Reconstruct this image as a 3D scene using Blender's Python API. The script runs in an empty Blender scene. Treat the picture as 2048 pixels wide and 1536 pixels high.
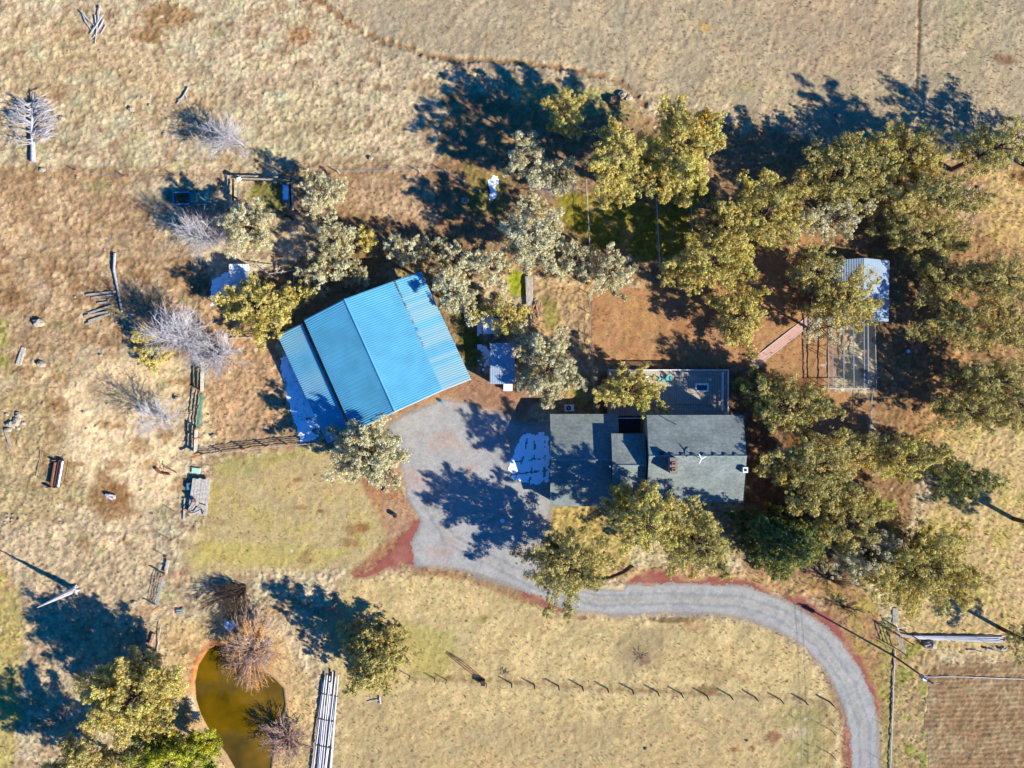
import bpy, math, random
import numpy as np
from mathutils import Vector
sc = bpy.context.scene
COL = sc.collection
# ---------------------------------------------------------------- camera, sky, sun, exposure
HC = 113.7; PPM = 12.0
cam_d = bpy.data.cameras.new("camera"); cam = bpy.data.objects.new("camera", cam_d); COL.objects.link(cam)
cam.location = (0, 0, HC); cam.rotation_euler = (0, 0, 0)
cam_d.sensor_width = 36; cam_d.lens = 36 * (HC * PPM) / 2048; cam_d.clip_end = 9000
sc.camera = cam
SUN_EL = math.radians(31); SD = Vector((-0.875, 0.485)).normalized()   # direction shadows fall
sun_d = bpy.data.lights.new("sun", 'SUN'); sun = bpy.data.objects.new("sun", sun_d); COL.objects.link(sun)
sun_d.energy = 5.0; sun_d.angle = math.radians(0.5); sun_d.color = (1.0, 0.955, 0.83)
sdir = Vector((SD.x*math.cos(SUN_EL), SD.y*math.cos(SUN_EL), -math.sin(SUN_EL)))
sun.rotation_euler = sdir.to_track_quat('-Z', 'Y').to_euler(); sun.location = (60, -40, 60)
w = bpy.data.worlds.new("World"); sc.world = w; w.use_nodes = True
nt = w.node_tree; sky = nt.nodes.new('ShaderNodeTexSky'); sky.sky_type = 'NISHITA'; sky.sun_disc = False
sky.sun_elevation = SUN_EL; sky.sun_rotation = math.atan2(-SD.x, -SD.y); sky.ozone_density = 3.5; sky.dust_density = 0.3; sky.altitude = 1200
tint_ = nt.nodes.new('ShaderNodeMix'); tint_.data_type = 'RGBA'; tint_.blend_type = 'MULTIPLY'; tint_.inputs[0].default_value = 1; tint_.inputs[7].default_value = (0.02, 0.86, 1.75, 1)
nt.links.new(sky.outputs[0], tint_.inputs[6]); nt.links.new(tint_.outputs[2], nt.nodes['Background'].inputs[0]); nt.nodes['Background'].inputs[1].default_value = 0.062
sc.view_settings.view_transform = 'Standard'; sc.view_settings.look = 'None'; sc.view_settings.gamma = 1.0
sc.view_settings.use_curve_mapping = False; sc.view_settings.exposure = 1.15
# ---------------------------------------------------------------- helpers
R = random.Random(7); NR = np.random.default_rng(11)
def P(px, py, z=0.0):
    k = (HC - z) / HC / PPM
    return Vector(((px - 1024) * k, (768 - py) * k, z))
def lin(c): c = c / 255.0; return c / 12.92 if c <= .04045 else ((c + .055) / 1.055) ** 2.4
GAIN = 1.72
def S(r, g, b, k=1.0): return tuple(min(.9, lin(v) / GAIN * k) for v in (r, g, b))
def tag(o, label=None, cat=None, group=None, kind=None):
    if label: o['label'] = label
    if cat: o['category'] = cat
    if group: o['group'] = group
    if kind: o['kind'] = kind
    return o
def thing(name, label, cat, loc, group=None):
    o = bpy.data.objects.new(name, None); o.empty_display_size = .3; COL.objects.link(o)
    o.location = loc; return tag(o, label, cat, group)
def raw(name, V, F, mat, parent=None, org=None, smooth=False, tint=None, tri=False):
    V = np.asarray(V, dtype=np.float32).reshape(-1, 3)
    o0 = np.array(parent.location if parent is not None else (org if org is not None else (0, 0, 0)), dtype=np.float32)
    base = o0
    if parent is not None and parent.parent is not None: base = base + np.array(parent.parent.location, dtype=np.float32)
    V = V - base
    me = bpy.data.meshes.new(name)
    if isinstance(F, np.ndarray):
        n = F.shape[1]; me.vertices.add(len(V)); me.vertices.foreach_set('co', V.ravel())
        me.loops.add(F.size); me.loops.foreach_set('vertex_index', F.astype(np.int32).ravel())
        me.polygons.add(len(F)); me.polygons.foreach_set('loop_start', np.arange(0, F.size, n, dtype=np.int32))
        me.polygons.foreach_set('loop_total', np.full(len(F), n, dtype=np.int32)); me.update(calc_edges=True)
    else:
        me.from_pydata(V.tolist(), [], F); me.update()
    if smooth: me.polygons.foreach_set('use_smooth', [True] * len(me.polygons))
    if tint is not None:
        a = me.attributes.new('tint', 'FLOAT', 'POINT'); a.data.foreach_set('value', np.asarray(tint, dtype=np.float32))
    me.materials.append(mat)
    o = bpy.data.objects.new(name, me); COL.objects.link(o)
    if parent is not None: o.parent = parent
    elif org is not None: o.location = org
    return o
class MB:
    def __init__(s): s.v = []; s.f = []
    def add(s, vs, fs):
        n = len(s.v); s.v += [tuple(v) for v in vs]; s.f += [tuple(i + n for i in f) for f in fs]; return s
    def prism(s, pts, z0, z1):            # pts ccw (x,y)
        n = len(pts); vs = [(p[0], p[1], z0) for p in pts] + [(p[0], p[1], z1) for p in pts]
        fs = [tuple(range(n - 1, -1, -1)), tuple(range(n, 2 * n))] + [(i, (i + 1) % n, n + (i + 1) % n, n + i) for i in range(n)]
        return s.add(vs, fs)
    def box(s, c, sz, rz=0.0):
        cx, cy, cz = c; a, b, h = sz[0] / 2, sz[1] / 2, sz[2] / 2; C, Q = math.cos(rz), math.sin(rz)
        pts = [(cx + x * C - y * Q, cy + x * Q + y * C) for x, y in ((-a, -b), (a, -b), (a, b), (-a, b))]
        return s.prism(pts, cz - h, cz + h)
    def hexa(s, low, top):                # 4 low corners, 4 top corners
        return s.add(list(low) + list(top), [(3, 2, 1, 0), (4, 5, 6, 7), (0, 1, 5, 4), (1, 2, 6, 5), (2, 3, 7, 6), (3, 0, 4, 7)])
    def tube(s, pts, rad, n=6, cap=True):
        pts = [Vector(p) for p in pts]
        if not hasattr(rad, '__len__'): rad = [rad] * len(pts)
        vs = []; m = len(pts)
        for i, p in enumerate(pts):
            d = (pts[min(i + 1, m - 1)] - pts[max(i - 1, 0)]).normalized()
            a = d.cross(Vector((0, 0, 1)));
            if a.length < 1e-3: a = Vector((1, 0, 0))
            a.normalize(); b = d.cross(a)
            for k in range(n):
                t = 2 * math.pi * k / n; vs.append(p + (a * math.cos(t) + b * math.sin(t)) * rad[i])
        fs = [(i * n + k, i * n + (k + 1) % n, (i + 1) * n + (k + 1) % n, (i + 1) * n + k) for i in range(m - 1) for k in range(n)]
        if cap: fs += [tuple(range(n)), tuple(range((m - 1) * n + n - 1, (m - 1) * n - 1, -1))]
        return s.add(vs, fs)
    def beam(s, p, q, wd, h):
        p = Vector(p); q = Vector(q); d = (q - p).normalized(); a = d.cross(Vector((0, 0, 1)))
        if a.length < 1e-3: a = Vector((1, 0, 0))
        a = a.normalized() * wd / 2; b = a.cross(d).normalized() * h / 2
        return s.hexa([p - a - b, p + a - b, q + a - b, q - a - b], [p - a + b, p + a + b, q + a + b, q - a + b])
    def build(s, name, m, parent=None, org=None, smooth=False):
        return raw(name, s.v, s.f, m, parent, org, smooth)
def nodes_mat(name):
    m = bpy.data.materials.new(name); m.use_nodes = True; t = m.node_tree; return m, t, t.nodes['Principled BSDF']
def mat(name, c, rough=.8, var=.25, scale=2.5, metal=0.0, bump=.2, c2=None, spec=.3):
    m, t, b = nodes_mat(name); N = t.nodes; L = t.links
    tc = N.new('ShaderNodeTexCoord'); n = N.new('ShaderNodeTexNoise'); n.inputs['Scale'].default_value = scale; n.inputs['Detail'].default_value = 6
    L.new(tc.outputs['Object'], n.inputs['Vector'])
    r = N.new('ShaderNodeValToRGB'); r.color_ramp.elements[0].position = .32; r.color_ramp.elements[1].position = .68
    lo = c2 or tuple(v * (1 - var) for v in c); hi = tuple(min(1, v * (1 + var * .6)) for v in c)
    r.color_ramp.elements[0].color = (*lo, 1); r.color_ramp.elements[1].color = (*hi, 1)
    L.new(n.outputs[0], r.inputs[0]); L.new(r.outputs[0], b.inputs['Base Color'])
    b.inputs['Roughness'].default_value = rough; b.inputs['Metallic'].default_value = metal; b.inputs['Specular IOR Level'].default_value = spec
    if bump:
        n2 = N.new('ShaderNodeTexNoise'); n2.inputs['Scale'].default_value = scale * 6; L.new(tc.outputs['Object'], n2.inputs['Vector'])
        bp = N.new('ShaderNodeBump'); bp.inputs['Strength'].default_value = bump; bp.inputs['Distance'].default_value = .05
        L.new(n2.outputs[0], bp.inputs['Height']); L.new(bp.outputs[0], b.inputs['Normal'])
    return m
# ---------------------------------------------------------------- numpy noise and zones (in photo-plan units, 12 per metre)
def vnoise(x, y, s, seed):
    g = np.random.default_rng(seed).random((257, 257)); X = x / s + 1000.37; Y = y / s + 1000.71
    xi = np.floor(X).astype(int); yi = np.floor(Y).astype(int); fx = X - xi; fy = Y - yi; fx = fx*fx*(3-2*fx); fy = fy*fy*(3-2*fy)
    a = g[xi % 256, yi % 256]; b = g[(xi+1) % 256, yi % 256]; c = g[xi % 256, (yi+1) % 256]; d = g[(xi+1) % 256, (yi+1) % 256]
    return (a*(1-fx)+b*fx)*(1-fy) + (c*(1-fx)+d*fx)*fy
def fbm(x, y, s, seed, o=4, g=.55):
    t = 0; a = 1; n = 0
    for i in range(o): t = t + a*vnoise(x*(.96) + y*.28, y*.96 - x*.28, s/2**i, seed+i*17); n += a; a *= g
    return t/n - .5
def sdf(poly, X, Y, pad=60):              # negative inside
    poly = np.array(poly, float); out = np.full(X.shape, 1e3)
    m = (X > poly[:,0].min()-pad)&(X < poly[:,0].max()+pad)&(Y > poly[:,1].min()-pad)&(Y < poly[:,1].max()+pad)
    x = X[m]; y = Y[m]; d = np.full(x.shape, 1e9); ins = np.zeros(x.shape, bool)
    for i in range(len(poly)):
        ax, ay = poly[i-1]; bx, by = poly[i]; ex, ey = bx-ax, by-ay; l = ex*ex+ey*ey+1e-9
        t = np.clip(((x-ax)*ex+(y-ay)*ey)/l, 0, 1); d = np.minimum(d, np.hypot(x-ax-t*ex, y-ay-t*ey))
        c = ((ay > y) != (by > y)) & (x < (bx-ax)*(y-ay)/(by-ay+1e-12)+ax); ins ^= c
    out[m] = np.where(ins, -d, d); return out
def ldist(pl, X, Y, pad=60):
    pl = np.array(pl, float); out = np.full(X.shape, 1e3)
    m = (X > pl[:,0].min()-pad)&(X < pl[:,0].max()+pad)&(Y > pl[:,1].min()-pad)&(Y < pl[:,1].max()+pad)
    x = X[m]; y = Y[m]; d = np.full(x.shape, 1e9)
    for i in range(len(pl)-1):
        ax, ay = pl[i]; bx, by = pl[i+1]; ex, ey = bx-ax, by-ay; l = ex*ex+ey*ey+1e-9
        t = np.clip(((x-ax)*ex+(y-ay)*ey)/l, 0, 1); d = np.minimum(d, np.hypot(x-ax-t*ex, y-ay-t*ey))
    out[m] = d; return out
def sst(a, b, v): t = np.clip((v-a)/(b-a), 0, 1); return t*t*(3-2*t)
# ---------------------------------------------------------------- ground grid
ST = 0.2
xi = np.arange(-96, 96.01, ST); yi = np.arange(-74, 74.01, ST)
ext = np.array([3, 8, 18, 40, 90, 200, 450, 1000, 2200, 4000.])
xs = np.concatenate([-96-ext[::-1], xi, 96+ext]); ys = np.concatenate([-74-ext[::-1], yi, 74+ext])
WX, WY = np.meshgrid(xs, ys); X = 1024 + 12*WX; Y = 768 - 12*WY
inner = (np.abs(WX) < 97) & (np.abs(WY) < 75)
f8, f40, f150, f500 = fbm(X, Y, 9, 1, 3), fbm(X, Y, 42, 2, 4), fbm(X, Y, 150, 3, 4), fbm(X, Y, 520, 4, 3)
f15 = fbm(X, Y, 17, 41, 3); f4 = vnoise(X, Y, 4.2, 77) - .5
C = np.zeros(X.shape + (3,)); rough = np.full(X.shape, 1.0)
def srgb(c): return np.array([lin(v) for v in c]) / GAIN
C[:] = srgb((201, 178, 143))
def blend(c, m):
    global C
    C = C*(1-m[..., None]) + srgb(c)*m[..., None]
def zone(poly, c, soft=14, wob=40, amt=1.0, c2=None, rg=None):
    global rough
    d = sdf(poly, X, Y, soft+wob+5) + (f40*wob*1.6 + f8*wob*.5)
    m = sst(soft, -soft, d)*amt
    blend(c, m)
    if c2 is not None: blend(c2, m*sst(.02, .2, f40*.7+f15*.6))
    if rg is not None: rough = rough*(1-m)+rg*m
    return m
def line(pl, c, wd, soft=3, amt=.8, wob=4):
    m = sst(wd+soft, wd-soft, ldist(pl, X, Y)+f8*wob*2)*amt; blend(c, m); return m
PXS, PYS = 1024 + 12*xs, 768 - 12*ys
def spot(x, y, rx, ry, c, amt=.8):
    j0, j1 = np.searchsorted(PXS, [x-rx*2, x+rx*2]); i1, i0 = len(PYS) - np.searchsorted(PYS[::-1], [y-ry*2, y+ry*2]); sl = (slice(i0, i1), slice(j0, j1))
    d = np.hypot((X[sl]-x)/rx, (Y[sl]-y)/ry) + f8[sl]*.9 + f40[sl]*.6; m = (sst(1.15, .55, d)*amt)[..., None]; C[sl] = C[sl]*(1-m) + srgb(c)*m
# broad natural variation of the pasture
blend((186, 152, 118), sst(.02, .25, f150)*.6); blend((216,194,162), sst(.02,.16,f40+f15*.5)*.5); blend((164,128,92), sst(.06,.2,-f40*.6-f15)*.6); blend((196,190,146), sst(.06,.2,f15-f40*.4)*.45); blend((202, 182, 142), sst(.0, .22, -f40)*.55); blend((186, 176, 128), sst(.05, .2, f500)*.4)
# meadow, upper right: greyer, smoother
zone([(620,-80),(700,60),(830,120),(1000,130),(1160,150),(1290,215),(1500,240),(1700,290),(1960,300),(2150,310),(2200,-100)], (184,164,132), 45, 80, c2=(192,172,138), rg=.6)
zone([(1500,-50),(1800,-50),(1780,130),(1600,160)], (183,154,122), 40, 60, .5); zone([(1000,40),(1300,30),(1350,150),(1100,130)], (186,170,138), 40, 60, .4)
zone([(1880,-50),(1990,-50),(1960,120),(1900,150)], (172,162,118), 40, 60, .5)
zone([(0,60),(120,30),(300,90),(420,200),(330,260),(150,220),(0,200)], (200,168,124), 30, 60, .6)
zone([(560,330),(980,330),(960,470),(760,470),(580,450)], (178,140,104), 20, 40, .7, c2=(190,160,128))
zone([(-80,350),(230,350),(330,470),(420,560),(430,700),(300,740),(120,740),(-80,760)], (176,140,102), 20, 50, .85, c2=(202,174,136))
zone([(150,720),(330,700),(380,760),(370,900),(350,1000),(260,1060),(150,960),(100,860)], (216,188,146), 18, 50, .75, rg=.7)
for q in ((150,810,48,50),(250,750,70,36),(300,900,60,50),(200,870,60,50),(260,960,60,36),(330,960,40,50),(180,930,50,40),(440,820,50,34),(40,930,40,24),(240,1040,50,30),(90,760,50,24)): spot(q[0],q[1],q[2],q[3],(242,210,164),.9)
for q in ((210,850,16,14),(280,890,26,18),(240,840,14,20),(300,930,20,12),(190,780,20,14),(330,870,16,22)): spot(q[0],q[1],q[2],q[3],(172,132,84),.7)
zone([(-80,760),(130,760),(110,900),(200,1010),(60,1060),(-80,1020)], (188,160,112), 20, 50, .7)
zone([(-80,1040),(300,1050),(330,1200),(380,1400),(120,1400),(30,1300),(-10,1180),(-80,1130)], (198,172,136), 20, 50, .7)
zone([(-80,1130),(10,1130),(50,1250),(40,1400),(20,1620),(-80,1620)], (190,168,98), 12, 22, .85, rg=.8)
zone([(-60,440),(40,450),(60,560),(-60,520)], (222,186,142), 20, 40, .7); zone([(-40,640),(15,640),(20,740),(-40,740)], (165,160,80), 10, 15, .7)
zone([(200,940),(250,970),(270,1030),(210,1040),(180,1000)], (160,116,72), 12, 20, .8); zone([(105,800),(125,770),(140,830),(115,880)], (150,105,62), 10, 20, .6)
zone([(-60,330),(250,340),(470,340),(470,358),(240,362),(-60,362)], (170,132,92), 6, 12, .6)
# lawn
zone([(425,925),(600,893),(650,900),(720,960),(790,1000),(790,1060),(740,1120),(640,1140),(380,1150),(360,1090),(410,1040)], (196,172,122), 10, 14, .95, c2=(184,166,104), rg=.35)
zone([(430,925),(640,892),(600,910),(440,960)], (172,164,92), 8, 12, .6); zone([(400,1080),(560,1090),(700,1100),(640,1130),(390,1130)], (196,178,98), 8, 20, .6)
zone([(520,930),(640,930),(720,990),(600,1010),(520,980)], (200,172,124), 20, 20, .6)
# big lower field
zone([(700,1150),(880,1140),(1030,1180),(1120,1220),(1280,1240),(1500,1240),(1600,1290),(1680,1400),(1695,1620),(660,1620),(680,1400),(640,1250)], (206,180,128), 16, 25, .95, c2=(214,188,138), rg=.45)
zone([(800,1250),(900,1270),(900,1360),(820,1350)], (182,168,92), 12, 20, .7); zone([(690,1400),(1100,1440),(1650,1420),(1680,1620),(690,1620)], (192,164,118), 30, 60, .65)
zone([(1560,1420),(1650,1420),(1655,1540),(1570,1540)], (168,158,98), 20, 30, .6)
zone([(1240,1270),(1330,1260),(1310,1340),(1250,1340)], (170,146,110), 14, 24, .6); zone([(1370,1320),(1480,1320),(1480,1360),(1380,1360)], (160,135,95), 14, 24, .5)
# west of pond / banks
zone([(330,1240),(470,1240),(560,1260),(640,1400),(640,1560),(560,1600),(400,1600),(340,1400)], (212,180,128), 14, 22, .85, rg=.8)
# ground under the grove
zone([(880,190),(1300,215),(1700,290),(2100,320),(2100,340),(1960,340),(1900,440),(1860,470),(1800,560),(1560,560),(1180,590),(1060,560),(880,540),(640,520),(600,470),(700,430),(860,440)], (150,112,76), 20, 50, .75, c2=(166,132,92), rg=.7)
zone([(1020,160),(1230,175),(1290,240),(1150,230),(1040,200)], (190,170,110), 12, 24, .7, c2=(150,150,80))
zone([(1120,390),(1180,385),(1250,410),(1400,410),(1400,500),(1300,520),(1180,490),(1130,450)], (150,142,36), 12, 24, .8, c2=(175,150,90)); zone([(1015,535),(1050,540),(1045,590),(1018,590)], (165,170,30), 6, 10, .9)
zone([(930,340),(1010,340),(1010,420),(940,430)], (150,140,60), 12, 24, .6); zone([(500,365),(580,365),(570,425),(490,400)], (130,125,40), 8, 16, .8)
zone([(590,520),(880,480),(960,560),(960,760),(900,760),(860,600),(600,700),(530,690),(520,560)], (140,110,70), 12, 20, .7); zone([(900,560),(965,600),(960,740),(930,740)], (105,115,40), 8, 12, .8)
zone([(1060,560),(1190,560),(1185,740),(1090,740),(1060,640)], (186,152,112), 10, 20, .8, c2=(190,160,110)); zone([(1085,600),(1115,600),(1120,660),(1090,660)], (140,140,60), 8, 14, .7)
zone([(1040,740),(1190,740),(1190,830),(1040,800)], (170,135,88), 10, 14, .8, c2=(150,145,60))
zone([(400,560),(560,660),(560,700),(590,900),(420,900),(410,740)], (190,148,108), 12, 24, .75)
# brown yard
zone([(1182,585),(1260,575),(1420,560),(1560,480),(1640,470),(1700,640),(1660,780),(1740,800),(1740,960),(1600,930),(1500,740),(1182,735)], (188,140,98), 5, 8, .97, c2=(168,122,84), rg=.4)
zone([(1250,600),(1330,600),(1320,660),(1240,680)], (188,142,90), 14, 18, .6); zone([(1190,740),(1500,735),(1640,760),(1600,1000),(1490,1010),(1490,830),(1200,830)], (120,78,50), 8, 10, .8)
zone([(1740,480),(2100,440),(2100,760),(1900,900),(1760,900),(1740,700)], (160,118,78), 14, 30, .85, c2=(185,145,100), rg=.8)
zone([(1930,340),(2110,330),(2110,500),(1980,490),(1960,440)], (205,168,108), 12, 24, .85, c2=(186,160,96)); zone([(2010,345),(2100,330),(2100,380),(2050,372)], (130,78,48), 6, 8, .7)
zone([(1870,850),(2110,830),(2110,1330),(1790,1290),(1800,1120),(1880,980)], (208,178,124), 14, 24, .9, c2=(186,168,104), rg=.8)
zone([(1700,930),(1830,960),(1800,1130),(1720,1180),(1580,1200),(1480,1150),(1480,1000)], (150,110,72), 12, 24, .75); zone([(1750,1000),(1795,1000),(1790,1040),(1760,1050)], (140,160,50), 6, 10, .7)
zone([(1600,1150),(1740,1180),(1800,1300),(1790,1620),(1760,1620),(1740,1400),(1700,1300)], (178,135,92), 10, 14, .85, c2=(165,150,80), rg=.7)
zone([(1762,1240),(1785,1240),(1790,1620),(1765,1620)], (168,164,92), 5, 12, .5); zone([(1790,1250),(1880,1290),(1860,1400),(1870,1620),(1790,1620)], (190,158,110), 8, 16, .8, c2=(140,145,60))
zone([(1100,1010),(1200,1010),(1260,1060),(1260,1150),(1120,1170),(1095,1090)], (190,162,90), 8, 14, .8)
zone([(1180,1130),(1500,1140),(1700,1200),(1600,1200),(1250,1160)], (196,160,112), 6, 12, .8)
# rock band by the field edge, right
zone([(1900,360),(1960,330),(1975,420),(1930,490),(1900,450)], (170,130,98), 10, 16, .7)
# soil in front of the barn and beside the drive
zone([(880,760),(1000,745),(1080,790),(1040,850),(960,820),(890,800),(780,850),(770,835)], (172,126,98), 8, 12, .9, rg=.4)
zone([(720,960),(800,930),(812,1000),(840,1040),(822,1100),(720,1150),(700,1150),(780,1080),(760,1030)], (178,120,84), 8, 10, .85, c2=(188,138,112), rg=.5)
zone([(760,1000),(800,1000),(838,1050),(780,1080)], (196,165,132), 8, 10, .5)
zone([(820,1130),(960,1140),(1060,1185),(1120,1225),(1060,1210),(940,1160),(830,1150)], (160,112,78), 6, 10, .75); zone([(1640,1330),(1672,1372),(1700,1480),(1705,1620),(1690,1620),(1680,1440)], (160,118,84), 6, 8, .8)
for q in ((1345,1240,52,6,(112,88,56)),(1135,1232,10,5,(150,85,60)),(1165,1236,12,5,(150,85,60)),(712,1058,22,14,(165,128,82)),(700,1086,20,10,(165,122,80)),(725,1055,16,10,(150,105,66)),(640,1022,8,4,(120,80,50)),
          (600,1014,14,5,(165,118,76)),(595,960,12,5,(170,120,80)),(1200,1418,14,6,(150,128,90)),(1290,1320,14,10,(150,122,96)),(965,1238,9,9,(165,150,80)),(868,1174,8,7,(170,158,84)),(1410,54,14,11,(205,165,90)),(600,72,30,22,(182,130,84)),
          (2010,118,26,12,(140,104,72)),(1470,1500,10,6,(160,112,76)),(1505,1496,8,6,(160,112,76)),(1550,1475,18,12,(150,105,76)),(1415,1380,20,12,(150,120,82)),(235,990,30,26,(160,116,74)),(1000,1305,20,6,(182,148,104)),(340,30,60,30,(165,122,78)),(290,70,50,20,(160,118,74))):
    spot(*q)
sr = random.Random(21)
for k in range(420):      # droppings, burrow dirt, bleached patches
    x, y = sr.uniform(-20, 600), sr.uniform(-20, 1560)
    if sr.random() < .5: x, y = sr.uniform(-20, 2070), sr.uniform(-20, 1560)
    if sr.random() < .45: spot(x, y, sr.uniform(2, 5), sr.uniform(2, 4), (118, 84, 56), .8)
    elif sr.random() < .5: spot(x, y, sr.uniform(2, 5), sr.uniform(2, 4), (232, 214, 186), .8)
    else: spot(x, y, sr.uniform(8, 30), sr.uniform(6, 18), sr.choice([(166,126,86),(214,188,156),(176,164,112),(196,150,116)]), .5)
for k in range(70):       # hoof-worn brown and bleached areas of the corral
    spot(sr.uniform(0, 400), sr.uniform(480, 780), sr.uniform(10, 34), sr.uniform(8, 22), sr.choice([(148,110,74),(158,118,80),(206,180,144),(190,160,124)]), .65)
for k in range(46): spot(sr.uniform(110, 400), sr.uniform(720, 1120), sr.uniform(8, 28), sr.uniform(6, 20), sr.choice([(244,214,168),(240,206,158),(166,128,84),(186,176,128)]), .7)
for k in range(60): spot(sr.uniform(-10, 620), sr.uniform(0, 330), sr.uniform(8, 34), sr.uniform(6, 20), sr.choice([(208,196,150),(170,132,94),(214,184,150),(204,198,160)]), .5)
# trenches, tracks and a painted fence-line shadow
TR = [(600,-60),(640,0),(700,50),(760,78),(840,103),(900,117),(1000,120),(1100,130),(1200,150),(1240,165),(1290,208)]
rT = sst(10, 2, ldist(TR, X, Y)+f8*8); line(TR, (158,118,80), 4, 3, .8, 8); 
TV = [(1841,-60),(1838,60),(1836,130),(1833,180)]
rV = sst(5, 1, ldist(TV, X, Y)+f8*3); line(TV, (140,98,66), 2, 3, .8, 3)
for tl in ([(800,90),(815,45),(835,20)],[(970,112),(975,40)],[(1245,160),(1260,120),(1270,110)],[(1200,150),(1202,135)],[(826,100),(822,60)]): line(tl, (160,126,90), 1.5, 2, .7, 2)
for tl in ([(820,1357),(1000,1362),(1200,1378),(1500,1393),(1640,1402),(1662,1440),(1660,1540)],): line(tl, (160,128,80), 3.5, 4, .7, 6)  # brown band painted along the field fence as its shadow
line([(560,345),(700,350),(850,344),(950,360)], (180,132,90), 4, 4, .6, 6)
line([(100,760),(96,860),(90,940)], (160,118,78), 5, 6, .5, 8)
# rows of the tilled plot
TILL = [(1862,1345),(1900,1328),(2110,1320),(2110,1620),(1855,1620),(1850,1400)]
# pond
POND = [(428,1287),(408,1303),(391,1330),(384,1365),(386,1400),(396,1432),(410,1458),(424,1480),(448,1512),(470,1550),(480,1640),(545,1640),(543,1540),(550,1490),(563,1450),(572,1410),(568,1375),(545,1350),(510,1330),(470,1300)]
dp = sdf(POND, X, Y, 60)
blend((214,176,128), sst(26, 6, dp+f8*10)*.8); blend((196,122,72), sst(12, -1, dp+f8*12+f15*8)*sst(1420,1340,Y)*sst(480,440,X)*.9); blend((90,78,40), sst(0, -12, dp)); blend((235,222,205), sst(6,0,np.abs(dp-4))*sst(1385,1400,Y)*sst(1445,1435,Y)*sst(420,410,X))
DRIVE = [(776,850),(800,833),(885,799),(915,800),(960,812),(1010,832),(1045,850),(1104,845),(1104,1003),(1094,1060),(1086,1110),(1112,1150),(1174,1176),(1244,1177),(1258,1167),(1390,1166),(1490,1171),(1536,1187),(1576,1202),(1636,1240),(1686,1284),(1723,1340),(1743,1384),(1754,1424),(1758,1490),(1758,1640),
  (1704,1640),(1703,1536),(1699,1474),(1689,1417),(1669,1374),(1646,1334),(1603,1290),(1556,1262),(1490,1237),(1424,1227),(1324,1227),(1274,1230),(1224,1230),(1157,1225),(1114,1212),(1057,1187),(1024,1172),(929,1141),(879,1136),(832,1132),(825,1114),(822,1090),(842,1044),(812,990),(803,940),(795,895)]
dd = sdf(DRIVE, X, Y, 60)
CIND = [[(712,1152),(750,1135),(790,1095),(830,1042),(846,1036),(850,1134),(815,1128),(770,1140),(730,1158)],[(1255,1165),(1275,1150),(1310,1140),(1345,1148),(1380,1162),(1440,1152),(1490,1162),(1540,1182),(1540,1195),(1480,1178),(1300,1172)],
        [(1570,1196),(1600,1190),(1660,1235),(1720,1310),(1750,1380),(1760,1430),(1745,1420),(1720,1340),(1680,1280),(1630,1235)],[(1040,1178),(1080,1192),(1130,1222),(1100,1216),(1050,1192)],[(1690,1400),(1702,1450),(1708,1560),(1698,1560),(1690,1450)]]
dc = np.minimum.reduce([sdf(c, X, Y, 40) for c in CIND])
blend((176,156,136), sst(14, -4, dd+f8*14+f40*13)*.8); blend((160,100,84), sst(11, -3, dc+f8*10+f40*8)*.7)
rough = rough*(1-sst(6,-2,np.minimum(dd, dc)))
rough = rough*(1-sst(8,-2,dp))
# relief
tuft = np.clip(f8*1.4+f4*.6, -.4, .6)
Z = (f150*.25 + f40*.16 + tuft*.26*np.clip(rough, 0, 1.2))
Z = Z*np.where(np.minimum(dd, dc) < 8, np.clip((np.minimum(dd, dc)+2)/10, 0, 1), 1)
Z -= rT*.32 + rV*.14
Z = np.where(dp < 24, Z*sst(0, 24, dp) - .85*sst(2, -14, dp) , Z)
dt = sdf(TILL, X, Y, 60); tm = sst(4, -4, dt)
Z = Z*(1-tm) + tm*(.045*np.sin((Y + f40*10 + (X-1850)*.03)*2*math.pi/9.5) + f8*.16 + f4*.14 + f15*.12)
Z = np.where(inner, Z, 0) - .02
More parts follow.
